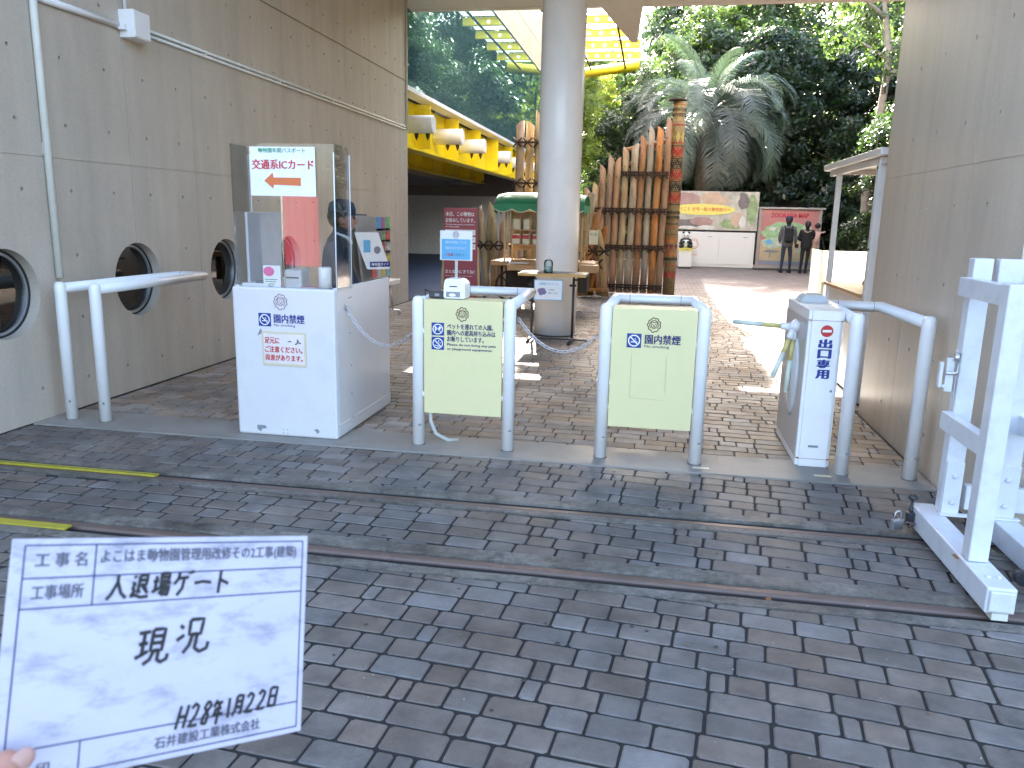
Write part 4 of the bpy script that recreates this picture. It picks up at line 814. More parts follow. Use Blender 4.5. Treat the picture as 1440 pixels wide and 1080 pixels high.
bm = BM(); ball(bm, (0, 0, .475), .078, 14, (1, 1.05, 1.1)); obj('head', bm, M_skin, t); bm = BM(); ball(bm, (0, -.015, .50), .086, 14, (1, 1.05, 1)); obj('hair', bm, M_hair, t)

# ------------------------------------------------------------------ snack cart, red sign, table at the column, rack
cart = thing('vending_cart', 'bamboo framed snack cart with scalloped green awning behind the column', 'cart', (-1.75, 13.2, 0)); PW[cart.name] = (-1.75, 13.2, 0)
for x in (-2.42, -1.22):
    for y in (12.9, 13.6): bm = BM(); tube(bm, [(x, y, .25), (x, y, 1.68)], .022, 8); tube(bm, [(x+.055, y, .70), (x+.055, y, 1.68)], .018, 8); obj('bamboo_post', bm, M_bamboo, cart, True)
# awning: rounded top with drooping scalloped skirt
bm = BM(); A = []; xs = np.linspace(-2.56, -1.12, 13)
prof = [(-.62, 1.66), (-.60, 1.74), (-.48, 1.83), (-.25, 1.89), (.1, 1.90), (.4, 1.86), (.55, 1.76), (.57, 1.66)]
for x in xs:
    e = max(0, abs(x+1.84)-.55)*.45; A.append([bm.verts.new((x, 13.25+p[0]*(1-e*.3), p[1]-e*(.55 if 0 < i < 7 else 0))) for i, p in enumerate(prof)])
for a, b in zip(A, A[1:]):
    for i in range(len(prof)-1): f = bm.faces.new((a[i], b[i], b[i+1], a[i+1])); f.smooth = True
aw = obj('awning', bm, M_cgreen, cart, True)
bm = BM(); n_ = 90; top = [(-2.56+1.44*i/n_, 1.70) for i in range(n_+1)]; bot = [(x, 1.62-.05*abs(math.sin(PI*(x+2.56)/.29))) for x, _ in top]
plate(bm, bot+top[::-1], (0, 12.625, 0), X, Z, .006); obj('scalloped_edge', bm, M_cgreen, aw, False).location = (1.75, -13.2, 0)
bm = BM(); stroke(bm, [(p[0], p[1]+.004) for p in bot], .012, (0, 12.622, 0), X, Z); obj('cream_trim', bm, M_trim, aw, False).location = (1.75, -13.2, 0)
for x0 in (-2.56, -1.12): bm = BM(); plate(bm, [(-.6, 1.58), (-.4, 1.54), (-.2, 1.6), (0, 1.54), (.2, 1.6), (.4, 1.54), (.55, 1.6), (.55, 1.7), (-.6, 1.7)], (x0, 13.25, 0), Y, Z, .006); obj('side_skirt', bm, M_cgreen, cart, True)
for z in (1.57, 1.28, 1.04): wbox('shelf', -2.36, -1.1, 12.95, 13.35, z, z+.02, M_counter, cart)
for i in range(9): x = -2.34+.155*i; wbox('grid_slat', x, x+.016, 12.94, 12.955, 1.04, 1.58, M_counter, cart)
wbox('back_board', -2.36, -1.1, 13.36, 13.38, .95, 1.58, M_bamboo, cart)
wbox('counter', -2.62, -.92, 12.7, 13.5, .72, .80, M_counter, cart, .01); wbox('counter_extension', -2.3, -1.5, 12.45, 12.75, .66, .76, M_counter, cart, .01); wbox('counter_extension', -1.15, -.85, 12.45, 12.75, .66, .78, M_counter, cart, .01)
wbox('body', -2.5, -1.05, 12.95, 13.4, .30, .70, MATS['dark_timber'], cart, .01)
for x in (-2.3, -1.85):
    bm = BM()
    tube(bm, [(x+.25*math.cos(a), 12.85, .38+.25*math.sin(a)) for a in np.linspace(0, 2*PI, 25)], .022, 6, False)
    for a in range(8): tube(bm, [(x, 12.85, .38), (x+.25*math.cos(a*PI/4), 12.85, .38+.25*math.sin(a*PI/4))], .011, 5)
    lathe(bm, [(.04, -.03), (.04, .03)], (x, 12.85, .38), Y, 10); obj('wheel', bm, M_rope, cart, True)
for i, (x, z) in enumerate(((-2.25, 1.06), (-2.08, 1.06), (-1.91, 1.06), (-1.76, 1.06), (-2.24, 1.30), (-2.07, 1.30))):
    t = thing('snack_packet', ('red topped packet at lower left of the cart shelf', 'red topped packet second from left on the lower shelf', 'red topped packet third on the lower shelf', 'pale packet beside the column on the lower shelf', 'folded pale bag at left of the upper shelf', 'pale bag second on the upper shelf')[i], 'packet', (x, 13.0, z), group='packets on the cart shelf')
    bm = BM(); box(bm, -.065, .065, -.03, .03, 0, .17, .012); obj('bag', bm, M_trim if i != 3 else M_fog, t)
    if i < 3: bm = BM(); box(bm, -.066, .066, -.032, -.030, .09, .15); obj('red_label', bm, M_red, t)
bm = BM(); box(bm, -1.86, -1.60, 12.90, 12.92, .80, 1.12, .003); t = tag(obj('cart_notice', bm, M_trim), 'cream notice with picture hanging on the cart left of the column', 'notice'); bm = BM(); plate(bm, blob(-1.72, .95, .07, .1, 5), (0, 12.898, 0), X, Z, .002); obj('picture', bm, M_lio, t)
bm = BM(); box(bm, -1.02, -.88, 12.60, 12.62, 1.10, 1.32, .003); t = tag(obj('price_card', bm, M_trim), 'small cream price card hanging right of the column', 'price card'); print_text('お土産', (-1.0, 12.596, 1.24), X, Z, .1, .04, M_ink, t)
bm = BM(); box(bm, -2.3, -1.98, 12.6, 12.8, .765, .785, .002); tag(obj('leaflet_pile', bm, M_paper), 'pile of white leaflets on the cart counter', 'leaflets')

RS = (-3.02, 12.3)
t = thing('red_signboard', 'maroon signboard with white writing on a wooden easel', 'sign', (RS[0], RS[1], 0), .02); 
wbox0 = lambda nm, x0, x1, y0, y1, z0, z1, m, par, bev=0: obj(nm, box(BM(), x0, x1, y0, y1, z0, z1, bev), m, par)
wbox0('board', -.27, .27, -.02, .0, .12, 1.62, M_maroon, t, .003)
for s in (-1, 1):
    bm = BM(); tube(bm, [(s*.32, -.06, 0), (s*.27, .02, 1.0)], .022, 4); obj('front_leg', bm, M_bamboo, t)
    bm = BM(); tube(bm, [(s*.33, .45, 0), (s*.27, .04, 1.0)], .022, 4); obj('rear_leg', bm, M_grey, t)
a = (-.24, -.0215)
def rt(s_, x, z, w_, h_, m=M_paper, b=.01): print_text(s_, (x, -.024, z), X, Z, w_, h_, m, t, bold=b)
rt('本日、この動物は', -.24, 1.49, .46, .07); rt('お休みしています。', -.24, 1.395, .47, .07); rt('The following animals are unavailable', -.24, 1.35, .46, .025); rt('for viewing today.', -.24, 1.315, .22, .025)
for i, z in enumerate((1.20, 1.09, .98)):
    wbox0('name_plate', -.25, .24, -.026, -.0205, z, z+.085, M_paper, t); bm = BM(); plate(bm, blob(-.17, z+.045, .04, .02, i+9, 12, .4), (0, -.028, 0), X, Z, .001); obj('animal_silhouette', bm, M_ink, t)
    print_text(('ドゥクラングール', 'マレーグマ', 'ツシマヤマネコ')[i], (-.08, -.028, z+.03), X, Z, .3, .035, M_ink, t)
rt('また会いにきてね！', -.24, .60, .47, .06); rt('Please come and visit the park again.', -.24, .55, .44, .02, b=0)
M_emb = M_brownprint
def emblem(par, cx, cz, s, y, m, w=.006, frame=(X, Z)):
    """round scalloped badge, pointed below, with an animal face outline"""
    bm = BM(); n_ = 16; pts = []
    for i in range(n_*5+1):
        a = 2*PI*i/(n_*5); r = 1-.02+.16*abs(math.sin(4.5*a))**1.5; z = r*math.sin(a); x = r*math.cos(a)
        if math.sin(a) < -.35: z = z*(1+.16*max(0, 1-abs(x)*1.2)); 
        if math.sin(a) > .85: z *= 1.08
        pts.append((cx+x*s, cz+z*s))
    o = (0, y, 0)
    stroke(bm, pts, w, o, *frame); stroke(bm, [(cx+s*.74*math.cos(a), cz+s*.74*math.sin(a)) for a in np.linspace(-.9, PI+.9, 30)], w*.8, o, *frame)
    stroke(bm, [(cx-s*.52, cz+s*.25), (cx-s*.42, cz+s*.55), (cx-s*.1, cz+s*.42), (cx+s*.1, cz+s*.42), (cx+s*.42, cz+s*.55), (cx+s*.52, cz+s*.25), (cx+s*.4, cz-s*.3), (cx+s*.15, cz-s*.62), (cx-s*.15, cz-s*.62), (cx-s*.4, cz-s*.3), (cx-s*.52, cz+s*.25)], w*.8, o, *frame)
    for q in (-1, 1): stroke(bm, [(cx+q*s*.14, cz+s*.1), (cx+q*s*.30, cz+s*.16)], w, o, *frame)
    stroke(bm, [(cx-s*.12, cz-s*.05), (cx, cz-s*.3), (cx+s*.12, cz-s*.05)], w*.8, o, *frame); stroke(bm, [(cx-s*.2, cz-s*.38), (cx, cz-s*.3), (cx+s*.2, cz-s*.38)], w*.8, o, *frame)
    return obj('emblem', bm, m, par)
emblem(t, 0, .42, .07, -.023, M_paper, .008)

t = thing('folding_table', 'narrow brown topped folding table in front of the white column', 'table', (-1.17, 9.55, 0))
wbox0('tabletop', -.41, .40, -.24, .24, .822, .85, M_tabletop, t, .004); wbox0('front_edge', -.412, .402, -.252, -.241, .818, .852, M_wedge, t, .003)
for x in (-.27, .235):
    bm = BM(); tube(bm, [(x, 0, .04), (x, 0, .82)], .016, 10); obj('leg', bm, M_dkgrey, t)
    bm = BM(); tube(bm, [(x-.02, -.22, .015), (x, 0, .05), (x+.02, .2, .015)], .018, 8); obj('foot', bm, M_dkgrey, t)
    bm = BM(); tube(bm, [(x-.05, 0, .70), (x+.03, 0, .70)], .016, 6); tube(bm, [(x-.01, -.0, .77), (x+.05, 0, .77)], .014, 6); obj('clamp_knob', bm, M_dkgrey, t)
wbox0('cross_bar', -.30, .42, -.015, .015, .03, .05, M_dkgrey, t)
t = thing('sanitizer_bottle', 'clear pump bottle of hand sanitizer on the folding table', 'bottle', (-1.25, 9.55, .851))
bm = BM(); lathe(bm, [(.05, 0), (.055, .01), (.055, .12), (.045, .145), (.02, .155)], seg=20); obj('bottle', bm, M_bottle, t); bm = BM(); lathe(bm, [(.049, .006), (.05, .065)], seg=20); obj('liquid', bm, mat('gel', (.62, .74, .70), .2), t)
bm = BM(); lathe(bm, [(.02, .15), (.02, .175), (.008, .18), (.008, .21), (.018, .212), (.018, .225)], seg=14); tube(bm, [(0, 0, .22), (.06, -.01, .22), (.07, -.012, .205)], .008, 8); obj('pump', bm, M_white, t)
t = thing('table_notice', 'white notice with blue border hanging from the front edge of the folding table', 'notice', (-1.21, 9.29, .54), .03)
PW[t.name] = (0, 0, 0)
wbox0('sheet', -.17, .17, -.003, 0, 0, .24, M_paper, t); wbox0('border_strip', -.17, .17, -.005, -.0035, 0, .008, M_skyblue, t); wbox0('border_strip', -.17, .17, -.005, -.0035, .232, .24, M_skyblue, t); wbox0('border_strip', .162, .17, -.005, -.0035, .009, .231, M_skyblue, t); wbox0('border_strip', -.17, -.162, -.005, -.0035, .009, .231, M_skyblue, t)
print_text('消毒用アルコール', (-.11, -.006, .175), X, Z, .23, .035, M_skyblue, t, bold=.01); print_text('ご自由に', (0, -.006, .115), X, Z, .08, .02, M_ink, t); print_text('お使いください', (-.0, -.006, .075), X, Z, .12, .02, M_ink, t)
bm = BM(); plate(bm, blob(-.075, .10, .05, .045, 2), (0, -.006, 0), X, Z, .001); obj('picture', bm, flat('violet_print', (.20, .16, .30)), t)
bm = BM(); box(bm, -1.56, -1.36, 9.34, 9.5, .852, .862, .002); box(bm, -1.52, -1.33, 9.36, 9.48, .863, .872, .002); tag(obj('paper_pile', bm, M_paper), 'white papers on the left end of the folding table', 'papers')

rk = thing('brochure_rack', 'grey leaning brochure rack on wheels full of colourful leaflets by the wall', 'rack', (-4.02, 11.2, 0), 0)
bm = BM(); plate(bm, [(-.42, .55), (.42, .55), (.42, 1.46), (-.42, 1.50)], (.0, 0, 0), Y, Z, .03); o = obj('back_panel', bm, mat('rack_grey', (.30, .31, .33), .4), rk); o.rotation_euler = (0, rad(-6), 0)
for y in (-.36, .36): bm = BM(); tube(bm, [(.12, y, .06), (.06, y, .6)], .015, 8); tube(bm, [(.22, y, .06), (-.1, y, .06)], .015, 8); lathe(bm, [(.03, -.012), (.03, .012)], (.22, y, .03), Y, 10); obj('leg', bm, M_steel, rk)
pal = [(.55, .12, .10), (.10, .30, .55), (.60, .50, .12), (.15, .40, .18), (.62, .35, .15), (.50, .52, .50), (.35, .12, .30), (.20, .45, .55)]
pm = [mat('leaflet_colour_%d' % i if False else 'leaflet_print', c, .4, var=.5, scale=25) for i, c in enumerate(pal)]
for r in range(5):
    z = .60+.165*r; bm = BM(); box(bm, .02-.1*0, .10, -.40, .40, z-.01, z+.0, .0); o = obj('pocket_shelf', bm, MATS['rack_grey'], rk)
    for c in range(4):
        if r >= 3 and c == 0: continue
        bm = BM(); y = -.38+.195*c; box(bm, .055+.01*(c % 2), .075+.01*(c % 2), y, y+.15, z, z+.20, .001); obj('leaflet', bm, pm[(r*3+c*5) % 8], rk)
wbox0('white_basket', -.0, .22, -.42, .42, .47, .54, M_white, rk, .01)
t = thing('poster_sheet', 'white poster with curled lower edge and blue strip hung on the brochure rack', 'poster', (-3.72, 10.1, .78), rad(50)); PW[t.name] = (0, 0, 0)
bm = BM(); nx, nz = 8, 10; g = [[bm.verts.new((.36*i/nx-.18-.06*j/nz+.10*(1-j/nz), -.10*((1-j/nz)**2)*math.sin(PI*(i/nx)*.8+.4)-.02, .48*j/nz)) for i in range(nx+1)] for j in range(nz+1)]
for j in range(nz):
    for i in range(nx): f = bm.faces.new((g[j][i], g[j][i+1], g[j+1][i+1], g[j+1][i])); f.smooth = True
obj('sheet', bm, M_paper, t)
wbox0('blue_strip', -.06, .24, -.105, -.10, .03, .10, M_blue, t); print_text('動物園ガイド', (-.04, -.107, .045), X, Z, .26, .04, M_paper, t, bold=.01); wbox0('picture', -.12, -.02, -.052, -.048, .22, .38, M_skyblue, t); bm = BM(); plate(bm, disc(16, .05, .08, .25), (0, -.055, 0), X, Z, .002); obj('badge', bm, M_grey, t)

# ------------------------------------------------------------------ ticket counter
M_counterw = mat('counter_white', (.64, .635, .64), .25, var=.02, scale=3, dirt=(.46, .44, .40), dirt_scale=4, dirt_amt=.22)
cx0, cx1, cy0, cy1, ch = -2.74, -2.02, 4.815, 5.90, 1.02
tc_ = thing('ticket_counter', 'white box shaped ticket counter with no smoking sign and red notice on its front', 'counter', (-2.38, 5.36, 0)); PW[tc_.name] = (-2.38, 5.36, 0)
fr = wbox('front_panel', cx0, cx1, cy0, cy0+.04, .006, ch-.006, M_counterw, tc_, .015)
wbox('side_panel', cx1-.03, cx1-.001, cy0+.042, cy1, .012, ch, M_counterw, tc_, .006); wbox('side_panel', cx0+.001, cx0+.03, cy0+.042, cy1, .012, ch, M_counterw, tc_, .006)
wbox('worktop', cx0+.031, cx1-.031, cy0+.042, cy0+.52, .95, .975, M_white2, tc_); wbox('skirting', cx1-.002, cx1+.003, cy0+.03, cy1-.002, .03, .10, M_counterw, tc_, .001)
for y, z in ((5.06, .94), (5.07, .70), (5.08, .47), (5.08, .27), (5.07, .10), (5.10, .10), (5.10, .94)): bm = BM(); lathe(bm, [(.006, 0), (.004, .004)], (cx1, y, z), X, 8); obj('screw', bm, M_grey, tc_, True)
for x, z in ((-2.41, .045), (-2.38, .045), (-2.41, .02), (-2.38, .02)): bm = BM(); lathe(bm, [(.004, 0), (.003, .003)], (x, cy0-.0, z+.01), (0, -1, 0), 8); obj('screw', bm, M_grey, tc_, True)
def pic_frame(par, x, z, s, y, kind):
    bm = BM(); plate(bm, [(x, z), (x+s, z), (x+s, z+s), (x, z+s)], (0, y, 0), X, Z, .0015); obj('pictogram', bm, M_blue, par, True)
    c, d = x+s/2, z+s/2; y2 = y-.001
    bm = BM(); stroke(bm, disc(32, s*.38, c, d)+[(c+s*.38, d)], s*.075, (0, y2, 0), X, Z); stroke(bm, [(c-s*.27, d+s*.27), (c+s*.27, d-s*.27)], s*.075, (0, y2, 0), X, Z)
    if kind == 'smoke':
        stroke(bm, [(c-s*.22, d-s*.09), (c+s*.05, d-s*.09)], s*.06, (0, y2, 0), X, Z); stroke(bm, [(c+s*.10, d-s*.09), (c+s*.24, d-s*.09)], s*.06, (0, y2, 0), X, Z)
        stroke(bm, [(c+s*.10, d-s*.02), (c+s*.14, d+s*.06), (c+s*.02, d+s*.12), (c+s*.10, d+s*.2)], s*.03, (0, y2, 0), X, Z)
    elif kind == 'dog':
        plate(bm, [(c-s*.24, d-s*.2), (c-s*.18, d-s*.2), (c-s*.14, d-s*.05), (c+s*.08, d-s*.05), (c+s*.12, d-s*.2), (c+s*.18, d-s*.2), (c+s*.2, d+s*.06), (c+s*.27, d+s*.08), (c+s*.26, d+s*.17), (c+s*.12, d+s*.22), (c+s*.08, d+s*.1), (c-s*.16, d+s*.1), (c-s*.26, d+s*.2), (c-s*.22, d+s*.03)], (0, y2, 0), X, Z, .0005)
    else:
        plate(bm, disc(12, s*.05, c+s*.08, d+s*.18), (0, y2, 0), X, Z, .0005); stroke(bm, [(c+s*.05, d+s*.1), (c-s*.08, d-s*.02), (c+s*.06, d-s*.06), (c+s*.0, d-s*.2)], s*.06, (0, y2, 0), X, Z); stroke(bm, [(c-s*.26, d-s*.12), (c-s*.1, d-s*.2), (c+s*.15, d-s*.24)], s*.05, (0, y2, 0), X, Z); stroke(bm, [(c+s*.14, d+s*.02), (c+s*.26, d+s*.06)], s*.05, (0, y2, 0), X, Z)
    obj('pictogram_mark', bm, M_paper, par, True)
yf = cy0-.002
def emblem_w(par, cx, cz, s, y, m, w):
    o = emblem(par, cx, cz, s, y, m, w); o.location = -Vector(PW[par.name]); return o
emblem_w(tc_, -2.395, .922, .042, yf, M_pinkline, .0048)
pic_frame(tc_, -2.555, .757, .087, yf, 'smoke'); print_text('園内禁煙', (-2.446, yf, .782), X, Z, .214, .058, M_blue, tc_, bold=.02); print_text('No smoking', (-2.448, yf, .755), X, Z, .15, .021, M_blue, tc_)
nt_ = thing('step_notice', 'framed paper notice with red Japanese step warning taped to the counter front', 'notice', (-2.38, yf, .495)); PW[nt_.name] = (-2.38, yf, .495)
wbox0('tape_frame', -.155, .155, -.003, -.001, 0, .228, M_tapeb, nt_); wbox0('sheet', -.143, .143, -.005, -.0035, .014, .214, mat('pinkish_paper', (.70, .64, .62), .6), nt_)
for s_, z, w_ in (('足元に', .148, .105), ('ご注意ください。', .090, .265), ('段差があります。', .034, .265)): print_text(s_, (-2.38-.135, yf-.0065, .495+z), X, Z, w_, .042, M_red, nt_, bold=.025)
bm = BM(); stroke(bm, [(.03, .165), (.045, .17), (.055, .163)], .006, (0, -.0065, 0), X, Z); stroke(bm, [(.08, .15), (.095, .155), (.098, .185), (.108, .16), (.12, .158)], .008, (0, -.0065, 0), X, Z); obj('figure_drawing', bm, M_ink, nt_)['kind'] = 'stuff'
for k, pts in enumerate(([(-2.60, .075), (-2.54, .075), (-2.53, .055), (-2.565, .05), (-2.575, .03), (-2.60, .045)], [(-2.19, .065), (-2.17, .05), (-2.175, .04), (-2.155, .045), (-2.15, .06), (-2.165, .075)], [(-2.565, .70), (-2.545, .74), (-2.53, .715), (-2.57, .69)])):
    bm = BM(); plate(bm, pts, (0, yf, 0), X, Z, .0008); obj('paint_chip', bm, M_grey, tc_, True)
# acrylic guard on the counter
ag = thing('acrylic_guard', 'clear acrylic screen with rounded side wings standing on the ticket counter', 'screen', (-2.38, 4.86, 1.02)); PW[ag.name] = (-2.38, 4.86, 1.02)
def guard(nm, o, u, w_, z0=1.0, z1=1.925, rnd=True):
    pts = [(0, z0), (w_, z0), (w_, z1-.05), (w_-.015, z1-.015), (w_-.05, z1), (0, z1)] if rnd else [(0, z0), (w_, z0), (w_, z1), (0, z1)]
    bm = BM(); plate(bm, pts, o, u, Z, .006); p = obj(nm, bm, M_clear, ag, True)
    bm = BM(); q = Vector(o); uu = Vector(u); tube(bm, [q+uu*w_+Vector((0, 0, z0)), q+uu*w_+Vector((0, 0, z1-.05))], .004, 6); e = obj('bright_edge', bm, MATS['acrylic_edge'], p, False); e.location = -Vector(PW[ag.name])
mat('acrylic_edge', (.82, .86, .86), .15, var=.02)
guard('front_sheet', (-2.725, 4.87, 0), X, .70, rnd=False); guard('wing', (-2.728, 4.874, 0), Y, .24); guard('wing', (-2.018, 4.874, 0), Y, .24)
for x in (-2.10,): bm = BM(); lathe(bm, [(.042, 1.0), (.042, 1.14), (.036, 1.15)], (x-.03, 4.93, 0), seg=20); tag(obj('white_tube', bm, M_white), 'short white tube standing at the counter front right corner', 'tube')
sg = thing('window_sign', 'white paper sign with red arrow pointing left taped to the acrylic screen', 'sign', (-2.37, 4.862, 1.6)); PW[sg.name] = (-2.37, 4.862, 1.6)
wbox0('sheet', -.22, .225, -.002, 0, 0, .305, mat('bluish_paper', (.78, .80, .84), .5), sg)
print_text('動物園年間パスポート', (-2.53, 4.858, 1.868), X, Z, .32, .03, M_green_print, sg, bold=.01); print_text('交通系ICカード', (-2.575, 4.858, 1.765), X, Z, .42, .062, M_red, sg, bold=.025)
bm = BM(); plate(bm, [(-.125, .095), (-.065, .145), (-.06, .115), (.125, .115), (.125, .065), (-.06, .07), (-.065, .045)], (0, -.004, 0), X, Z, .001); obj('arrow', bm, M_orange_print, sg)
t = thing('price_stand', 'small white card with pink badge standing on the ticket counter', 'card', (-2.50, 4.92, .975)); wbox0('card', -.062, .062, -.004, .004, 0, .175, M_paper, t, .002); bm = BM(); plate(bm, disc(20, .035, -.02, .135, 1.1, .9), (0, -.006, 0), X, Z, .001); obj('pink_badge', bm, flat('pink_print', (.75, .10, .32)), t)
for i in range(4): wbox0('text_line', -.05, .04-.01*i, -.0055, -.0045, .08-.015*i, .085-.015*i, M_green_print, t)
t = thing('card_reader', 'grey card reader behind the small card on the counter', 'card reader', (-2.36, 5.02, .975)); wbox0('body', -.08, .05, -.06, .08, 0, .15, mat('light_grey_plastic', (.50, .51, .52), .4), t, .02); wbox0('slot', -.06, .03, -.062, -.06, .09, .10, M_dkgrey, t)
t = thing('leaflet_stack', 'flat stack of white and grey papers at the counter left corner', 'papers', (-2.64, 5.0, .975)); wbox0('stack', -.07, .12, -.1, .1, 0, .055, M_paper, t, .003); wbox0('top_sheet', .02, .10, -.08, .04, .056, .066, M_grey, t, .003)
t = thing('counter_leaflets', 'low pile of pink and white leaflets on the counter right half', 'papers', (-2.24, 5.02, .975)); wbox0('pile', -.09, .09, -.08, .08, 0, .03, M_paper, t, .003); wbox0('pink_leaflet', -.08, .05, -.07, .05, .031, .036, flat('pink_paper', (.70, .40, .45)), t)
wbox0('white_board', 0, .02, -.24, .24, 0, .52, mat('pale_grey_board', (.55, .56, .60), .5), thing('side_display', 'pale grey upright board inside the left wing of the acrylic screen', 'board', (-2.70, 5.2, .975)), .004)

# staff member inside the counter
st = thing('person', 'staff member in dark cap and navy jacket standing inside the ticket counter', 'person', (-2.26, 5.46, 0), rad(-72))
skin('body', [(0, 0, .86, .14, .10), (0, 0, 1.05, .135, .10), (0, 0, 1.22, .15, .10), (0, .02, 1.345, .05), (0, .04, 1.42, .07), (0, .045, 1.50, .072), (-.09, 0, .80, .08), (-.10, .02, .45, .058), (-.10, 0, .08, .04), (-.10, .12, .04, .035), (.09, 0, .80, .08), (.10, .02, .45, .058), (.10, 0, .08, .04), (.10, .12, .04, .035),
 (-.17, 0, 1.28, .05), (-.21, .06, 1.04, .042), (-.10, .16, .90, .03), (.17, 0, 1.28, .05), (.21, .06, 1.04, .042), (.10, .16, .90, .03)], chain(0, 1, 2, 3, 4, 5)+[(0, 6)]+chain(6, 7, 8, 9)+[(0, 10)]+chain(10, 11, 12, 13)+[(2, 14)]+chain(14, 15, 16)+[(2, 17)]+chain(17, 18, 19), M_navycl, st)
skin('jacket', [(0, 0, .74, .165, .13), (0, 0, .95, .165, .125), (0, 0, 1.16, .17, .125), (0, 0, 1.28, .14, .10), (0, .015, 1.345, .07, .065), (-.18, 0, 1.27, .07), (-.23, .06, 1.04, .058), (-.12, .14, .91, .05), (.18, 0, 1.27, .07), (.23, .06, 1.04, .058), (.12, .14, .91, .05)], chain(0, 1, 2, 3, 4)+[(3, 5)]+chain(5, 6, 7)+[(3, 8)]+chain(8, 9, 10), M_navycl, st)
bm = BM(); ball(bm, (0, .05, 1.455), .078, 18, (.92, 1.08, 1.28)); ball(bm, (0, .135, 1.445), .017, 8, (.8, 1, 1.3)); ball(bm, (0, .12, 1.405), .02, 8, (1.3, .6, .5)); obj('face', bm, M_skin, st)
for s in (-1, 1): bm = BM(); ball(bm, (s*.078, .04, 1.45), .022, 8, (.45, 1, 1.4)); obj('ear', bm, M_skin, st); bm = BM(); ball(bm, (s*.03, .122, 1.47), .009, 8); obj('eye', bm, M_hair, st)
bm = BM(); ball(bm, (0, .02, 1.475), .086, 14, (1, 1, 1.05)); obj('hair', bm, M_hair, st)
bm = BM(); lathe(bm, [(.096, 1.485), (.099, 1.53), (.085, 1.575), (.04, 1.597), (.01, 1.60)], (0, .04, 0), seg=20); plate(bm, [(-.08, .10), (.08, .10), (.07, .19), (.03, .215), (-.03, .215), (-.07, .19)], (0, 0, 1.495), X, Y, .008); obj('cap', bm, M_navycl, st)
bm = BM(); tube(bm, [(-.06, .08, 1.33), (0, .10, 1.29), (.06, .08, 1.33), (.05, 0, 1.36)], .012, 6); obj('white_collar', bm, M_paper, st)
for s in (-1, 1): bm = BM(); ball(bm, (s*.10, .17, .89), .036, 10, (.7, 1.2, .6)); obj('hand', bm, M_skin, st)

# ------------------------------------------------------------------ post and rail frames, boards, chains
PR = .039
def rail_frame(lab, xa, xb, yb, ztop=.945, name='tubular_barrier', skew=0):
    t = thing(name, lab, 'barrier', ((xa+xb)/2, 4.87, 0)); x0, x1 = xa-(xa+xb)/2, xb-(xa+xb)/2; yb -= 4.87
    for x in (x0, x1):
        bm = BM(); lathe(bm, [(PR, 0), (PR, ztop-.02), (PR*.98, ztop+.012), (PR*.8, ztop+.032), (PR*.45, ztop+.042)], (x, 0, .004), seg=24); p = obj('post', bm, M_white, t)
        bm = BM(); lathe(bm, [(PR+.007, .0), (PR+.005, .005), (PR+.001, .006)], (x, 0, .004), seg=20); obj('sealant_ring', bm, M_kerb, p)
        bm = BM(); lathe(bm, [(PR+.0008, .13), (PR+.0008, .132)], (x, 0, 0), seg=24); obj('joint_line', bm, M_tapeb, p)
        bm = BM(); plate(bm, blob(x+.02, .145, .012, .008, int(abs(x*100))+3, 9, .5), (0, -PR-.001, 0), X, Z, .0006); obj('paint_chip', bm, M_grey, p)
    bm = BM(); tube(bm, [(x0, .0, ztop), (x0+.02+skew, yb, ztop), (x1-.02+skew, yb, ztop), (x1, 0, ztop)], .036, 16); r = obj('top_rail', bm, M_white, t)
    for q in (.2, .8): bm = BM(); xx = x0+(x1-x0)*q; tube(bm, [(xx+skew-.002, yb, ztop), (xx+skew+.002, yb, ztop)], .0366, 16); obj('joint_line', bm, M_grey, r)
    return t
f0 = rail_frame('slim white tubular handrail against the left concrete wall', -4.07, -3.80, 6.25)
f1 = rail_frame('white tubular barrier carrying the board about pets, right of the ticket counter', -1.474, -.872, 5.86)
f2 = rail_frame('white tubular barrier carrying the lime no smoking board in the centre', -.268, .325, 5.68)
f3 = rail_frame('white tubular handrail between the exit turnstile and the right wall', 1.198, 1.588, 5.78)
def board(lab, x0, x1, z0, z1):
    t = thing('lime_board', lab, 'sign board', ((x0+x1)/2, 4.862, z0)); PW[t.name] = ((x0+x1)/2, 4.862, z0)
    w_, h_ = (x1-x0)/2, z1-z0; wbox0('panel', -w_, w_, -.012, .02, 0, h_, M_panel, t, .002); wbox0('top_lip', -w_, w_, .021, .20, h_-.02, h_-.002, M_panel, t, .002)
    for s in (-1, 1):
        for z in (.11, h_-.22): wbox0('bracket', min(s*(w_+.001), s*(w_+.03)), max(s*(w_+.001), s*(w_+.03)), -.008, .008, z, z+.03, M_white, t, .002)
    return t
b1 = board('lime green board forbidding pets and play equipment on the left barrier', -1.430, -.916, .228, .975); b2 = board('lime green board with large blue no smoking writing on the centre barrier', -.227, .284, .218, .968)
yb_ = 4.8485
emblem_w(b1, -1.177, .887, .036, yb_, M_brownprint, .0055); emblem_w(b2, .026, .873, .036, yb_, M_brownprint, .0055)
pic_frame(b1, -1.379, .744, .083, yb_, 'dog'); pic_frame(b1, -1.379, .652, .083, yb_, 'play'); pic_frame(b2, -.134, .727, .088, yb_, 'smoke')
for s_, z, w_, h_ in (('ペットを連れての入園、', .790, .30, .036), ('園内への遊具持ち込みは', .749, .315, .036), ('お断りしています。', .708, .24, .036), ('Please do not bring any pets', .678, .318, .020), ('or playground equipments.', .650, .297, .020)): print_text(s_, (-1.275, yb_-.001, z), X, Z, w_, h_, M_navy, b1, bold=.016 if h_ > .03 else .010)
print_text('園内禁煙', (-.024, yb_-.001, .755), X, Z, .214, .058, M_navy, b2, bold=.02); print_text('No smoking', (-.026, yb_-.001, .727), X, Z, .15, .021, M_navy, b2)
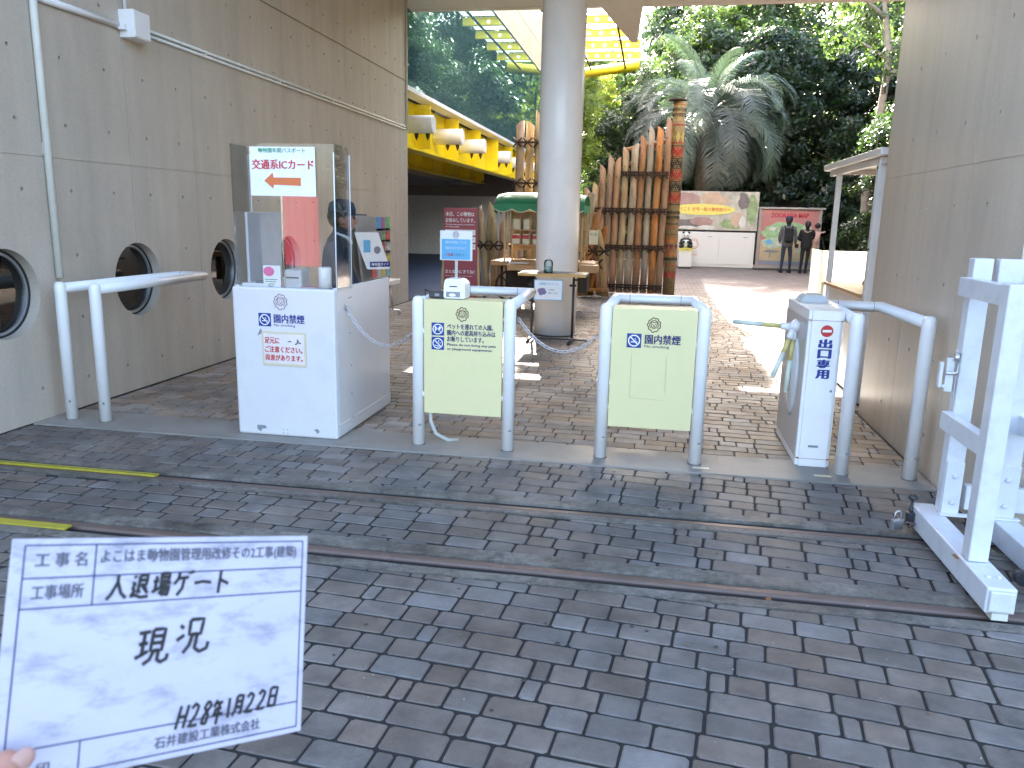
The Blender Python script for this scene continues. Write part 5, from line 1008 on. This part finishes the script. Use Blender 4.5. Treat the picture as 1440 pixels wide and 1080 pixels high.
bm = BM(); stroke(bm, [(-.102, .69), (-.10, .415)], .003, (0, yb_-.001, 0), X, Z); stroke(bm, [(-.10, .412), (.10, .405)], .003, (0, yb_-.001, 0), X, Z); stroke(bm, [(.112, .68), (.115, .45)], .003, (0, yb_-.001, 0), X, Z); obj('tape_residue', bm, flat('old_glue', (.50, .50, .28)), b2, True)
bm = BM(); tube(bm, [(-1.40, 4.90, .30), (-1.40, 4.90, .16), (-1.37, 4.92, .07), (-1.30, 4.97, .015), (-1.24, 5.02, .005)], .012, 10); tag(obj('cable_conduit', bm, mat('grey_conduit', (.50, .52, .50), .5)), 'grey flexible conduit curving to the ground under the board about pets', 'conduit')
def catenary(p, q, sag, n=60):
    p, q = Vector(p), Vector(q); return [p.lerp(q, i/n)-Vector((0, 0, sag*4*(i/n)*(1-i/n))) for i in range(n+1)]
def chain_obj(lab, p, q, sag, dark=()):
    t = thing('barrier_chain', lab, 'chain', p); c = catenary((0, 0, 0), Vector(q)-Vector(p), sag, 400)
    L_ = .031; acc = 0; cs = [c[0]]
    for a, b in zip(c, c[1:]):
        acc += (b-a).length
        if acc >= L_: cs.append(b); acc -= L_
    bm0 = BM(); r = .0035; hw = .009; hl = .0195
    pts = [(-hl+hw+hw*math.cos(a), hw*math.sin(a), 0) for a in np.linspace(PI/2, 3*PI/2, 5)]+[(hl-hw+hw*math.cos(a), hw*math.sin(a), 0) for a in np.linspace(-PI/2, PI/2, 5)]
    pts.append(pts[0]); tube(bm0, pts, r, 5, False); lm = bpy.data.meshes.new('link'); bm0.to_mesh(lm); bm0.free(); lm.materials.append(M_steel)
    for i, (a, b) in enumerate(zip(cs, cs[1:])):
        o = link('link', lm, None, t); d = (b-a).normalized(); m = Matrix((d, d.cross(Vector((0, 1, 0))).normalized(), Vector((0, 1, 0)))).transposed()
        m = m @ Matrix.Rotation(PI/2*(i % 2)+.5, 3, 'X'); o.rotation_euler = m.to_euler(); o.location = (a+b)/2
    return t
chain_obj('steel chain hanging between the ticket counter and the left barrier', (-2.018, 5.0, .882), (-1.512, 4.90, .76), .17)
chain_obj('steel chain hanging between the left and centre lime boards', (-.83, 4.92, .872), (-.308, 4.90, .80), .165)
bm = BM(); lathe(bm, [(.02, 0), (.02, .004)], (-2.018, 5.0, .882), X, 12); tube(bm, [(-2.012, 5.0, .89), (-2.0, 5.0, .875), (-2.012, 5.0, .86)], .004, 6); tag(obj('chain_hook', bm, M_steel), 'steel hook on the counter side holding the chain', 'hook')
# things on the left barrier
t = thing('ticket_printer', 'white ticket reader box standing on top of the left lime board', 'ticket reader', (-1.235, 4.97, .978)); bm = BM(); plate(bm, [(-.08, 0), (.06, 0), (.06, .10), (.03, .125), (-.07, .125), (-.08, .09)], (0, -.07, 0), X, Z, .15); bmesh.ops.bevel(bm, geom=list(bm.edges), offset=.006, segments=2, affect='EDGES'); obj('housing', bm, M_white, t)
wbox0('display', -.062, .03, -.0735, -.071, .012, .045, M_grey, t, .001); wbox0('slot', -.04, .01, -.072, -.070, .075, .082, M_dkgrey, t); bm = BM(); plate(bm, blob(-.02, .025, .025, .01, 8), (0, -.075, 0), X, Z, .001); obj('sticker', bm, M_paper, t)
t = thing('black_reader', 'small black device beside the white ticket reader', 'device', (-1.365, 4.95, .978)); wbox0('body', -.05, .05, -.04, .04, 0, .045, M_dkgrey, t, .005); wbox0('lens', -.01, .02, -.043, -.041, .012, .03, M_grey, t); bm = BM(); tube(bm, [(-.05, 0, .03), (-.09, .02, .05), (-.10, .05, .0)], .004, 6); obj('cable', bm, M_dkgrey, t)
t = thing('blue_sign_stand', 'blue and white notice on a slim pole behind the left barrier', 'sign', (-1.66, 6.6, 0)); PW[t.name] = (-1.66, 6.6, 0)
wbox0('frame', -.142, .142, -.006, .006, 1.125, 1.375, M_white, t, .004); wbox0('sheet', -.125, .125, -.009, -.007, 1.135, 1.305, M_skyblue, t)
bm = BM(); tube(bm, [(0, .01, .02), (0, .01, 1.2)], .013, 10); obj('pole', bm, M_pipe, t); bm = BM(); lathe(bm, [(.15, 0), (.15, .015), (.03, .03)], (0, .01, 0), seg=24); obj('base', bm, M_pipe, t)
emblem(t, 0, 1.34, .024, -.008, M_pinkline, .003)
for s_, z, w_ in (('園内は混雑している', 1.268, .18), ('場合がありますので', 1.218, .18)): print_text(s_, (-1.66-.09, 6.589, z), X, Z, w_, .022, M_paper, t)
print_text('ご注意', (-1.66-.09, 6.589, 1.163), X, Z, .065, .024, M_red, t, bold=.02); print_text('ください！！', (-1.66-.02, 6.589, 1.163), X, Z, .11, .022, M_navy, t)

# ------------------------------------------------------------------ exit turnstile
tn = thing('exit_turnstile', 'white steel exit turnstile with no entry disc and three yellow white arms', 'turnstile', (1.052, 5.39, 0)); PW[tn.name] = (1.052, 5.39, 0)
def rbox(nm, x0, x1, y0, y1, z0, z1, m, par, r=.02):
    bm = BM(); box(bm, x0, x1, y0, y1, z0, z1); ve = [e for e in bm.edges if abs(e.verts[0].co.z-e.verts[1].co.z) > .01]; bmesh.ops.bevel(bm, geom=ve, offset=r, segments=4, affect='EDGES')
    return obj(nm, bm, m, par, True)
M_tside = mat('turnstile_side_steel', (.52, .50, .49), .35, metal=.25, var=.05, dirt=(.4, .37, .33), dirt_scale=3, dirt_amt=.2)
rbox('base', .948, 1.152, 4.98, 5.80, .008, .055, M_white, tn); rbox('body', .95, 1.15, 4.982, 5.80, .058, .925, M_white, tn, .018); rbox('top_box', .948, 1.153, 4.979, 5.80, .928, .985, M_white, tn, .02)
rbox('rust_seam', .9505, 1.1495, 4.983, 5.79, .0555, .0575, M_rust, tn, .018); rbox('rust_seam', .9505, 1.1495, 4.983, 5.79, .9255, .9275, M_rust, tn, .018)
bm = BM(); plate(bm, [(5.02, .06), (5.79, .06), (5.79, .92), (5.02, .92)], (.9485, 0, 0), (0, -1, 0), Z, .001); bm.free()
bm = BM(); box(bm, .9465, .9492, 5.02, 5.79, .062, .92); obj('side_cladding', bm, M_tside, tn, True)
# rounded dish behind the arms
bm = BM(); lathe(bm, [(.001, .03), (.12, .027), (.19, .015), (.215, .0)], (0, 0, 0), (0, 0, 1), 36); bmesh.ops.transform(bm, matrix=Matrix.Translation((.947, 5.34, .52)) @ Matrix.Rotation(-PI/2, 4, 'Y') @ Matrix.Diagonal((1.28, .85, 1, 1)), verts=bm.verts); obj('dish', bm, mat('pale_grey_shell', (.62, .61, .61), .25), tn, True)
hub = Vector((.922, 5.30, .84)); bm = BM(); lathe(bm, [(.040, -.04), (.040, .0), (.032, .018), (.012, .026)], hub, Vector((-.75, 0, -.66)), 20); obj('hub', bm, M_white, tn, True)
for k, e in enumerate(((.545, 5.32, .858), (.80, 5.20, .53), (.895, 5.24, .43))):
    e = Vector(e); d = (e-hub).normalized()
    bm = BM(); tube(bm, [hub+d*.02, hub+d*.085], .024, 14); obj('arm_socket', bm, M_white, tn, True)
    l = (e-hub).length; bm = BM(); tube(bm, [hub+d*.085, hub+d*(l*.52)], .016, 12); a_ = obj('arm', bm, mat('arm_yellow', (.60, .52, .20), .35) if k == 0 else MATS['arm_yellow'], tn, True)
    bm = BM(); tube(bm, [hub+d*(l*.52), hub+d*l], .0161, 12); lathe(bm, [(.0161, 0), (.012, .008), (.003, .012)], hub+d*l, d, 12); obj('arm_sleeve', bm, mat('arm_cream', (.62, .66, .56), .35) if k == 0 else MATS['arm_cream'], tn, True)
yt = 4.9795
bm = BM(); plate(bm, disc(32, .036, 1.057, .864), (0, yt, 0), X, Z, .002); obj('no_entry_disc', bm, M_red, tn, True); bm = BM(); plate(bm, [(1.031, .856), (1.083, .858), (1.083, .873), (1.031, .871)], (0, yt-.002, 0), X, Z, .001); obj('white_bar', bm, M_paper, tn, True)
for i, c in enumerate('出口専用'): print_text(c, (1.019, yt-.0005, .760-.0632*i), X, Z, .072, .055, M_blue, tn, bold=.045)
bm = BM(); lathe(bm, [(.008, 0), (.007, .004)], (1.115, yt+.001, .495), (0, -1, 0), 14); obj('key_lock', bm, M_grey, tn, True)
wbox('maker_plate', 1.015, 1.075, yt-.001, yt+.001, .132, .145, M_grey, tn); 
t = thing('plastic_cover', 'milky plastic cover box on the rear top of the exit turnstile', 'cover', (1.06, 5.56, .988)); bm = BM(); v = [bm.verts.new(p) for p in ((-.09, -.10, 0), (.10, -.10, 0), (.10, .12, 0), (-.09, .12, 0), (-.055, -.07, .042), (.075, -.06, .045), (.06, .10, .05), (-.06, .10, .045))]
for q in ((0, 3, 2, 1), (4, 5, 6, 7), (0, 1, 5, 4), (1, 2, 6, 5), (2, 3, 7, 6), (3, 0, 4, 7)): bm.faces.new([v[i] for i in q])
bmesh.ops.bevel(bm, geom=list(bm.edges), offset=.008, segments=2, affect='EDGES'); obj('shell', bm, M_cover, t)
for x, y in ((.36, 4.78), (1.08, 4.80)): bm = BM(); box(bm, x-.05, x+.05, y-.015, y+.015, .0065, .0095, .001); tag(obj('ground_tag', bm, M_tapeb), 'pale metal tag set in the concrete strip below %s' % ('the centre barrier post' if x < 1 else 'the exit turnstile'), 'floor tag')

# ------------------------------------------------------------------ kiosk behind the right wall
M_kw = mat('kiosk_white', (.70, .69, .66), .35, var=.04, dirt=(.5, .46, .4), dirt_scale=4, dirt_amt=.25)
ks = thing('ticket_kiosk', 'white framed kiosk with flat roof and wooden counter beyond the right wall', 'kiosk', (2.2, 7.9, 0))
wbox('near_post', 1.742, 1.822, 6.96, 7.04, 0, 2.03, M_kw, ks, .006); wbox('far_post', 1.755, 1.805, 8.53, 8.58, 0, 2.02, M_kw, ks, .004); wbox('near_post', 2.9, 2.98, 6.96, 7.04, 0, 2.03, M_kw, ks, .006); wbox('far_post', 2.92, 2.97, 8.53, 8.58, 0, 2.02, M_kw, ks, .004)
wbox('roof', 1.70, 3.05, 6.80, 8.96, 2.035, 2.095, M_kw, ks, .008); wbox('roof_joist', 1.755, 1.80, 6.9, 8.9, 1.98, 2.032, M_kw, ks); wbox('roof_joist', 1.81, 2.9, 8.53, 8.575, 1.98, 2.032, M_kw, ks)
wbox('counter_front', 1.79, 1.815, 7.05, 8.95, .02, .89, M_kw, ks, .003); wbox('counter_top', 1.72, 2.35, 7.06, 8.50, .892, .925, M_counter, ks, .005)
wbox('end_panel', 1.775, 2.36, 9.03, 9.055, .30, 1.215, M_whtrans, ks, .003); wbox('end_panel_foot', 1.79, 2.3, 9.02, 9.06, 0, .30, M_kw, ks); wbox('side_wing', 1.765, 1.785, 8.96, 9.5, .02, 1.215, M_whtrans, ks, .003)
for z in (.45, 1.3, 1.95): bm = BM(); lathe(bm, [(.012, 0), (.01, .006)], (1.742, 7.0, z), (-1, 0, 0), 8); obj('bolt', bm, M_dkgrey, ks, True)
t = thing('brown_figure', 'small brown figurine lying on the kiosk counter', 'figurine', (2.05, 8.1, .927)); balls('body', [((0, 0, .03), .04, (1.5, .8, .7)), ((.06, 0, .05), .022, (1, 1, 1)), ((-.04, .02, .012), .015, (1, 1, 1))], M_maroon, t)
t = thing('rear_wall_return', 'concrete return wall behind the kiosk', 'wall', (3.2, 6.5, 0)); PW[t.name] = (3.2, 6.5, 0); wbox('slab', 2.0, 9, 6.35, 6.62, -.05, 5.05, M_concR, t)

# ------------------------------------------------------------------ sliding gate parked at the right
gt = thing('sliding_gate', 'white steel sliding gate standing on the rails at the right edge', 'gate', (1.6, 3.6, 0))
def gb(nm, x0, x1, y0, y1, z0, z1, bev=.006, m=None, par=None): return wbox(nm, x0, x1, y0, y1, z0, z1, m or M_gateW, par or gt, bev)
bb1 = gb('cross_foot', 1.345, 1.455, 3.10, 4.06, .03, .135); gb('cross_foot', 1.665, 1.775, 3.10, 4.06, .03, .135); gb('end_cap', 1.355, 1.445, 3.085, 3.098, .04, .125)
for x in (1.375, 1.695): gb('foot_pad', x, x+.06, 3.10, 3.19, -.0, .03, .002, M_pipe)
for x in (1.385, 1.425, 1.705, 1.745):
    for y in (3.2,): bm = BM(); lathe(bm, [(.010, 0), (.010, .006), (.005, .009)], (x, y, .135), Z, 8); obj('bolt', bm, M_gateW, gt, True)
gb('stile', 1.435, 1.518, 3.92, 3.99, .14, 1.36); gb('stile', 1.655, 1.765, 3.92, 3.99, .14, 1.36); gb('stile_plate', 1.438, 1.515, 3.908, 3.918, .145, .40, .001); gb('stile_plate', 1.658, 1.762, 3.908, 3.918, .145, .40, .001)
for x in (1.44, 1.66): gb('base_flange', x-.015, x+.12, 3.88, 3.915, .136, .146, .002)
for x in (1.478, 1.71):
    for z in (.20, .33): bm = BM(); lathe(bm, [(.011, 0), (.011, .006), (.005, .009)], (x, 3.907, z), (0, -1, 0), 10); obj('bolt', bm, M_gateW, gt, True)
gb('top_rail', 1.546, 5.5, 3.93, 3.98, 1.25, 1.36); gb('bottom_rail', 1.546, 5.5, 3.93, 3.98, .16, .28, .004); gb('gusset', 1.546, 1.62, 3.94, 3.97, 1.17, 1.249, .002)
for i in range(20): x = 1.86+.115*i; bm = BM(); tube(bm, [(x, 3.955, .28), (x, 3.955, 1.25)], .016, 10); obj('bar', bm, M_gateW, gt, True)
gb('brace_post', 1.360, 1.438, 3.34, 3.42, .137, 1.285); gb('brace_post', 1.70, 1.77, 3.34, 3.42, .137, 1.285)
for z in (.56, 1.19): bm = BM(); box(bm, 1.385, 1.432, 3.42, 3.93, z, z+.085, .004); obj('brace_rail', bm, M_gateW, gt, True); bm = BM(); box(bm, 1.72, 1.76, 3.42, 3.93, z, z+.085, .004); obj('brace_rail', bm, M_gateW, gt, True)
gb('rust_patch', 1.318, 1.334, 3.36, 3.41, .136, .1375, 0, M_rust)
lt = gb('latch_plate', 1.428, 1.434, 3.935, 3.975, .72, .93, .002); 
gb('latch_bracket', 1.375, 1.41, 3.91, 3.93, .74, .90, .003); gb('latch_bracket', 1.345, 1.36, 3.90, 3.93, .76, .88, .003); gb('latch_bracket', 1.361, 1.374, 3.90, 3.93, .76, .775, .002)
bm = BM(); tube(bm, [(1.37, 3.90, .83), (1.42, 3.90, .83), (1.42, 3.90, .93)], .007, 8); lathe(bm, [(.012, 0), (.012, .03)], (1.41, 3.9, .89), Z, 10); obj('latch_bolt', bm, M_steel, gt, True)
bm = BM(); lathe(bm, [(.03, -.02), (.03, .02)], (1.60, 3.40, .06), Y, 20); obj('wheel', bm, M_dkgrey, gt, True)
bm = BM(); tube(bm, [(1.335, 4.0, .02), (1.335, 4.0, .17)], .008, 8); lathe(bm, [(.02, .17), (.024, .18), (.014, .195)], (1.335, 4.0, 0), seg=12); box(bm, 1.31, 1.345, 3.96, 4.0, .04, .11, .004); obj('drop_bolt', bm, M_dkgrey, gt, True)
t = thing('padlock', 'brass and steel padlock hanging on the drop bolt beside the rail', 'padlock', (1.255, 3.93, .03), .4); bm = BM(); box(bm, -.03, .03, -.012, .012, 0, .055, .005); obj('body', bm, M_steel, t); bm = BM(); tube(bm, [(-.018, 0, .055)]+[(-.018*math.cos(a), 0, .08+.018*math.sin(a)) for a in np.linspace(0, PI, 7)]+[(.018, 0, .055)], .004, 6); obj('shackle', bm, M_steel, t)
t = thing('hasp_chain', 'short rusty chain between padlock and gate', 'chain', (1.29, 3.93, .04)); bm = BM(); [tube(bm, [(-.02+.018*k+.012*math.cos(a), .012*math.sin(a)*(k % 2), .01+.012*math.sin(a)*((k+1) % 2)+.006*k) for a in np.linspace(0, 2*PI, 9)], .004, 5, False) for k in range(4)]; obj('links', bm, M_rail, t)

# ------------------------------------------------------------------ fallen leaves and dust on the paving
LV = [bpy.data.meshes.new('dry_leaf') for _ in range(2)]
for k, me in enumerate(LV): me.from_pydata([(-.02, 0, .002), (-.005, -.009, .006), (.012, -.006, .003), (.02, .001, .006), (.008, .009, .004), (-.008, .009, .008)], [], [(0, 1, 2, 3, 4, 5)]); me.materials.append(mat('dry_leaf', ((.22, .09, .04), (.20, .14, .06))[k], .8))
for i, (x, y, lb) in enumerate(((.54, 3.10, 'curled brown leaf lying in the front track slot'), (-.62, 2.55, 'tiny brown leaf fragment on pavers near the middle'), (.93, 2.40, 'reddish leaf crumb on the pavers at lower right'), (.20, 2.66, 'brown leaf crumb on the pavers below the front track'))):
    o = link('dry_leaf', LV[i % 2], None); o.location = (x, y, .002 if i else -.01); o.rotation_euler = (random.uniform(-.2, .2), 0, random.uniform(0, 6)); s = (1.3, .5, .45, .6)[i]; o.scale = (s, s, s); tag(o, lb, 'leaf', 'dry leaves on the ground')
n_ = 900; P = np.stack([rng.uniform(-4, 3, n_), rng.uniform(1, 8, n_), np.full(n_, .002)], 1); me = leaf_cloud('grit', P, np.tile([0., 0, 1.], (n_, 1))+rng.normal(size=(n_, 3))*.1, .007, None); me.materials.append(mat('pale_grit', (.45, .42, .38), .9)); stuff(link('grit', me, None)); 

V, F = [], []
for i in range(70):
    x, y = random.uniform(-1.6, 2.2), random.uniform(1.9, 4.6); b = len(V); r = random.uniform(.004, .011)
    if 3.0 < y < 3.3 or 3.78 < y < 4.03: continue
    V += [(x+r*random.uniform(.7, 1.2)*math.cos(a*PI/4), y+r*random.uniform(.7, 1.2)*math.sin(a*PI/4), .0022) for a in range(8)]; F.append(tuple(range(b, b+8)))
me = bpy.data.meshes.new('gum'); me.from_pydata(V, [], F); me.materials.append(mat('trodden_gum', (.055, .05, .047), .8)); stuff(link('gum_spots', me, None))
# ------------------------------------------------------------------ the held card and the hand
CO, CR, CU = Vector((-.3819, .3965, 1.2978)), Vector((.5638, .7839, -.26)), Vector((-.1004, .3775, .9205)); CN = CR.cross(CU).normalized(); CU = CN.cross(CR).normalized(); CR.normalize()
cd = thing('record_card', 'white construction record card with handwriting held up at the lower left', 'card', (0, 0, 0)); 
cd.matrix_world = Matrix(((CR.x, CU.x, CN.x, CO.x), (CR.y, CU.y, CN.y, CO.y), (CR.z, CU.z, CN.z, CO.z), (0, 0, 0, 1)))
cw, chh = .21, .1485
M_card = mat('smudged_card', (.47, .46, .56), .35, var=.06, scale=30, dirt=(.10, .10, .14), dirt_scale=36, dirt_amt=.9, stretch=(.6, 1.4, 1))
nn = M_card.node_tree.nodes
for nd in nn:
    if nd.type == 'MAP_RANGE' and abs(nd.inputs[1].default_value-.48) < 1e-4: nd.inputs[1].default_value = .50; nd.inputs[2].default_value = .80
bm = BM(); box(bm, 0, cw, -chh, 0, -.0012, 0, .0004); obj('sheet', bm, M_card, cd)
def cl(u, v): return (u*cw, -v*chh)
E1, E2 = (1, 0, 0), (0, 1, 0)
bm = BM(); LN = .0009
m0, m1, t0, t1 = .035, .978, .028, .972
for a, b in (((m0, t0), (m1, t0)), ((m1, t0), (m1, t1)), ((m1, t1), (m0, t1)), ((m0, t1), (m0, t0)), ((m0, .165), (m1, .165)), ((m0, .29), (m1, .29)), ((m0, .85), (m1, .85)), ((.235, t0), (.235, .29)), ((.235, .85), (.235, t1))): stroke(bm, [cl(*a), cl(*b)], LN, (0, 0, .0003), E1, E2)
obj('ruled_lines', bm, M_navy, cd)
def ct(s_, u, v, w_, h_, b=.02, m=M_ink, sp=1.): p = cl(u, v); print_text(s_, (p[0], p[1], .0004), E1, E2, w_*cw, h_*chh, m, cd, bold=b, spacing=sp)
M_print = flat('grey_print', (.10, .10, .14))
ct('工 事 名', .065, .120, .145, .062, m=M_print); ct('よこはま動物園管理用改修その2工事(建築)', .25, .120, .70, .070, m=M_print); ct('工事場所', .062, .255, .145, .062, m=M_print); ct('石井建設工業株式会社', .46, .948, .37, .052, m=M_print); ct('印', .12, .955, .035, .045, m=M_print)
# handwriting as marker strokes (each in a unit box)
HW = {
'入': [[(.42, 1), (.45, .72), (.2, .2), (0, 0)], [(.45, .72), (.7, .25), (1, .02)]],
'退': [[(.12, .95), (.2, .85)], [(.05, .65), (.2, .62), (.12, .4), (.22, .3), (.1, .12)], [(.02, .08), (.3, .12), (.6, .02), (1, .05)], [(.42, .95), (.82, .95), (.8, .55), (.42, .55), (.42, .95)], [(.42, .75), (.8, .75)], [(.42, .55), (.4, .22), (.55, .3)], [(.6, .5), (.95, .18)], [(.85, .45), (.7, .33)]],
'場': [[(0, .65), (.3, .7)], [(.16, .9), (.16, .25)], [(0, .2), (.32, .35)], [(.42, 1), (.85, 1), (.84, .68), (.42, .68), (.42, 1)], [(.42, .84), (.84, .84)], [(.35, .55), (1, .58)], [(.5, .55), (.35, .3)], [(.48, .42), (.92, .42), (.85, .05), (.7, .1)], [(.62, .4), (.4, .1)], [(.78, .4), (.55, .02)]],
'ゲ': [[(.25, 1), (.2, .7), (0, .5)], [(.2, .75), (.8, .78)], [(.55, .76), (.5, .3), (.25, 0)], [(.8, 1.05), (.85, .92)], [(.95, 1.08), (1, .95)]],
'ー': [[(0, .5), (.5, .56), (1, .5)]], 'ト': [[(.35, 1), (.35, 0)], [(.35, .62), (.9, .4)]],
'現': [[(0, .92), (.38, .95)], [(.05, .6), (.35, .62)], [(.2, .92), (.2, .25)], [(0, .2), (.4, .38)], [(.48, 1), (.88, 1), (.86, .38), (.48, .38), (.48, 1)], [(.48, .8), (.86, .8)], [(.48, .6), (.86, .6)], [(.6, .38), (.5, .12), (.3, 0)], [(.76, .38), (.76, .1), (.9, .02), (1.08, .1), (1.1, .25)]],
'況': [[(.05, .85), (.2, .75)], [(0, .4), (.25, .55)], [(.4, 1), (.88, 1), (.84, .55), (.42, .55), (.4, 1)], [(.55, .55), (.48, .22), (.3, 0)], [(.72, .55), (.7, .12), (.9, .0), (1.15, .08), (1.18, .28)]],
'H': [[(.15, 1), (0, 0)], [(.85, 1), (.7, 0)], [(.1, .5), (.8, .52)]], '2': [[(.1, .8), (.4, 1), (.75, .85), (.6, .5), (.05, .02), (.9, .05)]], '8': [[(.85, .9), (.5, 1), (.25, .75), (.7, .4), (.6, .02), (.2, .05), (.25, .35), (.8, .75), (.85, .9)]], '1': [[(.6, 1), (.4, 0)]],
'年': [[(.3, 1), (.05, .7)], [(.2, .85), (.9, .87)], [(.22, .6), (.85, .62)], [(.25, .6), (.22, .35)], [(0, .33), (1.05, .37)], [(.6, .86), (.55, -.1)]],
'月': [[(.25, 1), (.22, .35), (0, 0)], [(.25, 1), (.85, 1), (.8, .05), (.65, .12)], [(.25, .7), (.8, .7)], [(.25, .42), (.8, .42)]], '日': [[(.15, 1), (.1, 0)], [(.15, 1), (.85, 1), (.8, 0)], [(.12, .55), (.82, .55)], [(.1, .05), (.8, .05)]]}
def hand_write(chars, u, v, w_, h_, gap, slant=.15, pen=.0016, rise=0.):
    bm = BM(); x = u
    for i, c in enumerate(chars):
        ww = w_*(.4 if c == '1' else 1)
        for s_ in HW[c]:
            P = [((x+(px+slant*py)*ww)*cw, (-(v-rise*i)+py*h_)*chh) for px, py in s_]; Q = []
            for a, b in zip(P, P[1:]): Q += [tuple(Vector(a).lerp(Vector(b), t_)) for t_ in (0, .33, .66)]
            Q.append(P[-1]); stroke(bm, Q, pen, (0, 0, .0005), E1, E2)
        x += ww+gap
    obj('handwriting', bm, M_ink, cd)
hand_write('入退場ゲート', .275, .272, .060, .105, .010, pen=.0023); hand_write('現況', .375, .57, .095, .15, .035, pen=.0026, rise=.03)
hand_write('H28年', .525, .878, .036, .10, .004, .35, pen=.0022); hand_write('1月22日', .700, .868, .036, .09, .008, .3, pen=.0022, rise=.004)
# hand: palm behind the card's lower left corner, thumb on its face, fingers behind
hd = thing('person', 'thumb and fingers of a hand holding the record card by its corner', 'person', (0, 0, 0)); hd.matrix_world = cd.matrix_world.copy()
hn = [(-.065, -.215, -.030, .026, .020), (-.045, -.195, -.024, .034, .016), (-.02, -.175, -.022, .036, .014)]; he = chain(0, 1, 2)
# forearm
hn += [(-.10, -.27, -.04, .028, .023), (-.17, -.37, -.05, .036, .032)]; he += [(0, 3), (3, 4)]
# thumb in front of the card
hn += [(-.045, -.172, .004, .014), (-.016, -.152, .014, .0125), (.004, -.134, .0125, .0118), (.014, -.1245, .0105, .0092)]; he += [(1, 5)]+chain(5, 6, 7, 8)
# four fingers of unequal length curled behind the card
for k, (bx, by, l) in enumerate(((-.012, -.150, .074), (.006, -.158, .082), (.020, -.170, .076), (.030, -.184, .060))):
    b = len(hn); hn += [(bx, by, -.022, .0105), (bx+l*.42, by+l*.30, -.020, .0092), (bx+l*.72, by+l*.52, -.014, .0084), (bx+l*.92, by+l*.68, -.0095, .0072)]; he += [(2, b)]+chain(b, b+1, b+2, b+3)
skin('hand', hn, he, M_skin, hd, 2)
bm = BM(); ball(bm, (0, 0, 0), .0075, 12, (1, .8, .22)); bmesh.ops.transform(bm, matrix=Matrix.Translation((.012, -.127, .0195)) @ Matrix.Rotation(rad(45), 4, 'Z'), verts=bm.verts); obj('thumbnail', bm, M_nail, hd)
skin('sleeve', [(-.125, -.305, -.045, .036, .032), (-.17, -.37, -.05, .045, .04), (-.24, -.47, -.07, .055, .05)], [(0, 1), (1, 2)], M_navycl, hd, 2)

# ------------------------------------------------------------------ things behind the camera, mirrored in glass and acrylic
t = thing('banner', 'tall pink banner on a pole behind the viewpoint', 'banner', (-6.6, -4.5, 0)); bm = BM(); plate(bm, [(-.35, .5), (.35, .5), (.35, 2.2), (-.35, 2.2)], (0, 0, 0), X, Z, .01); obj('cloth', bm, mat('banner_pink', (.62, .06, .12), .7), t); bm = BM(); tube(bm, [(-.38, 0, 0), (-.38, 0, 2.4)], .02, 8); obj('pole', bm, M_white, t)
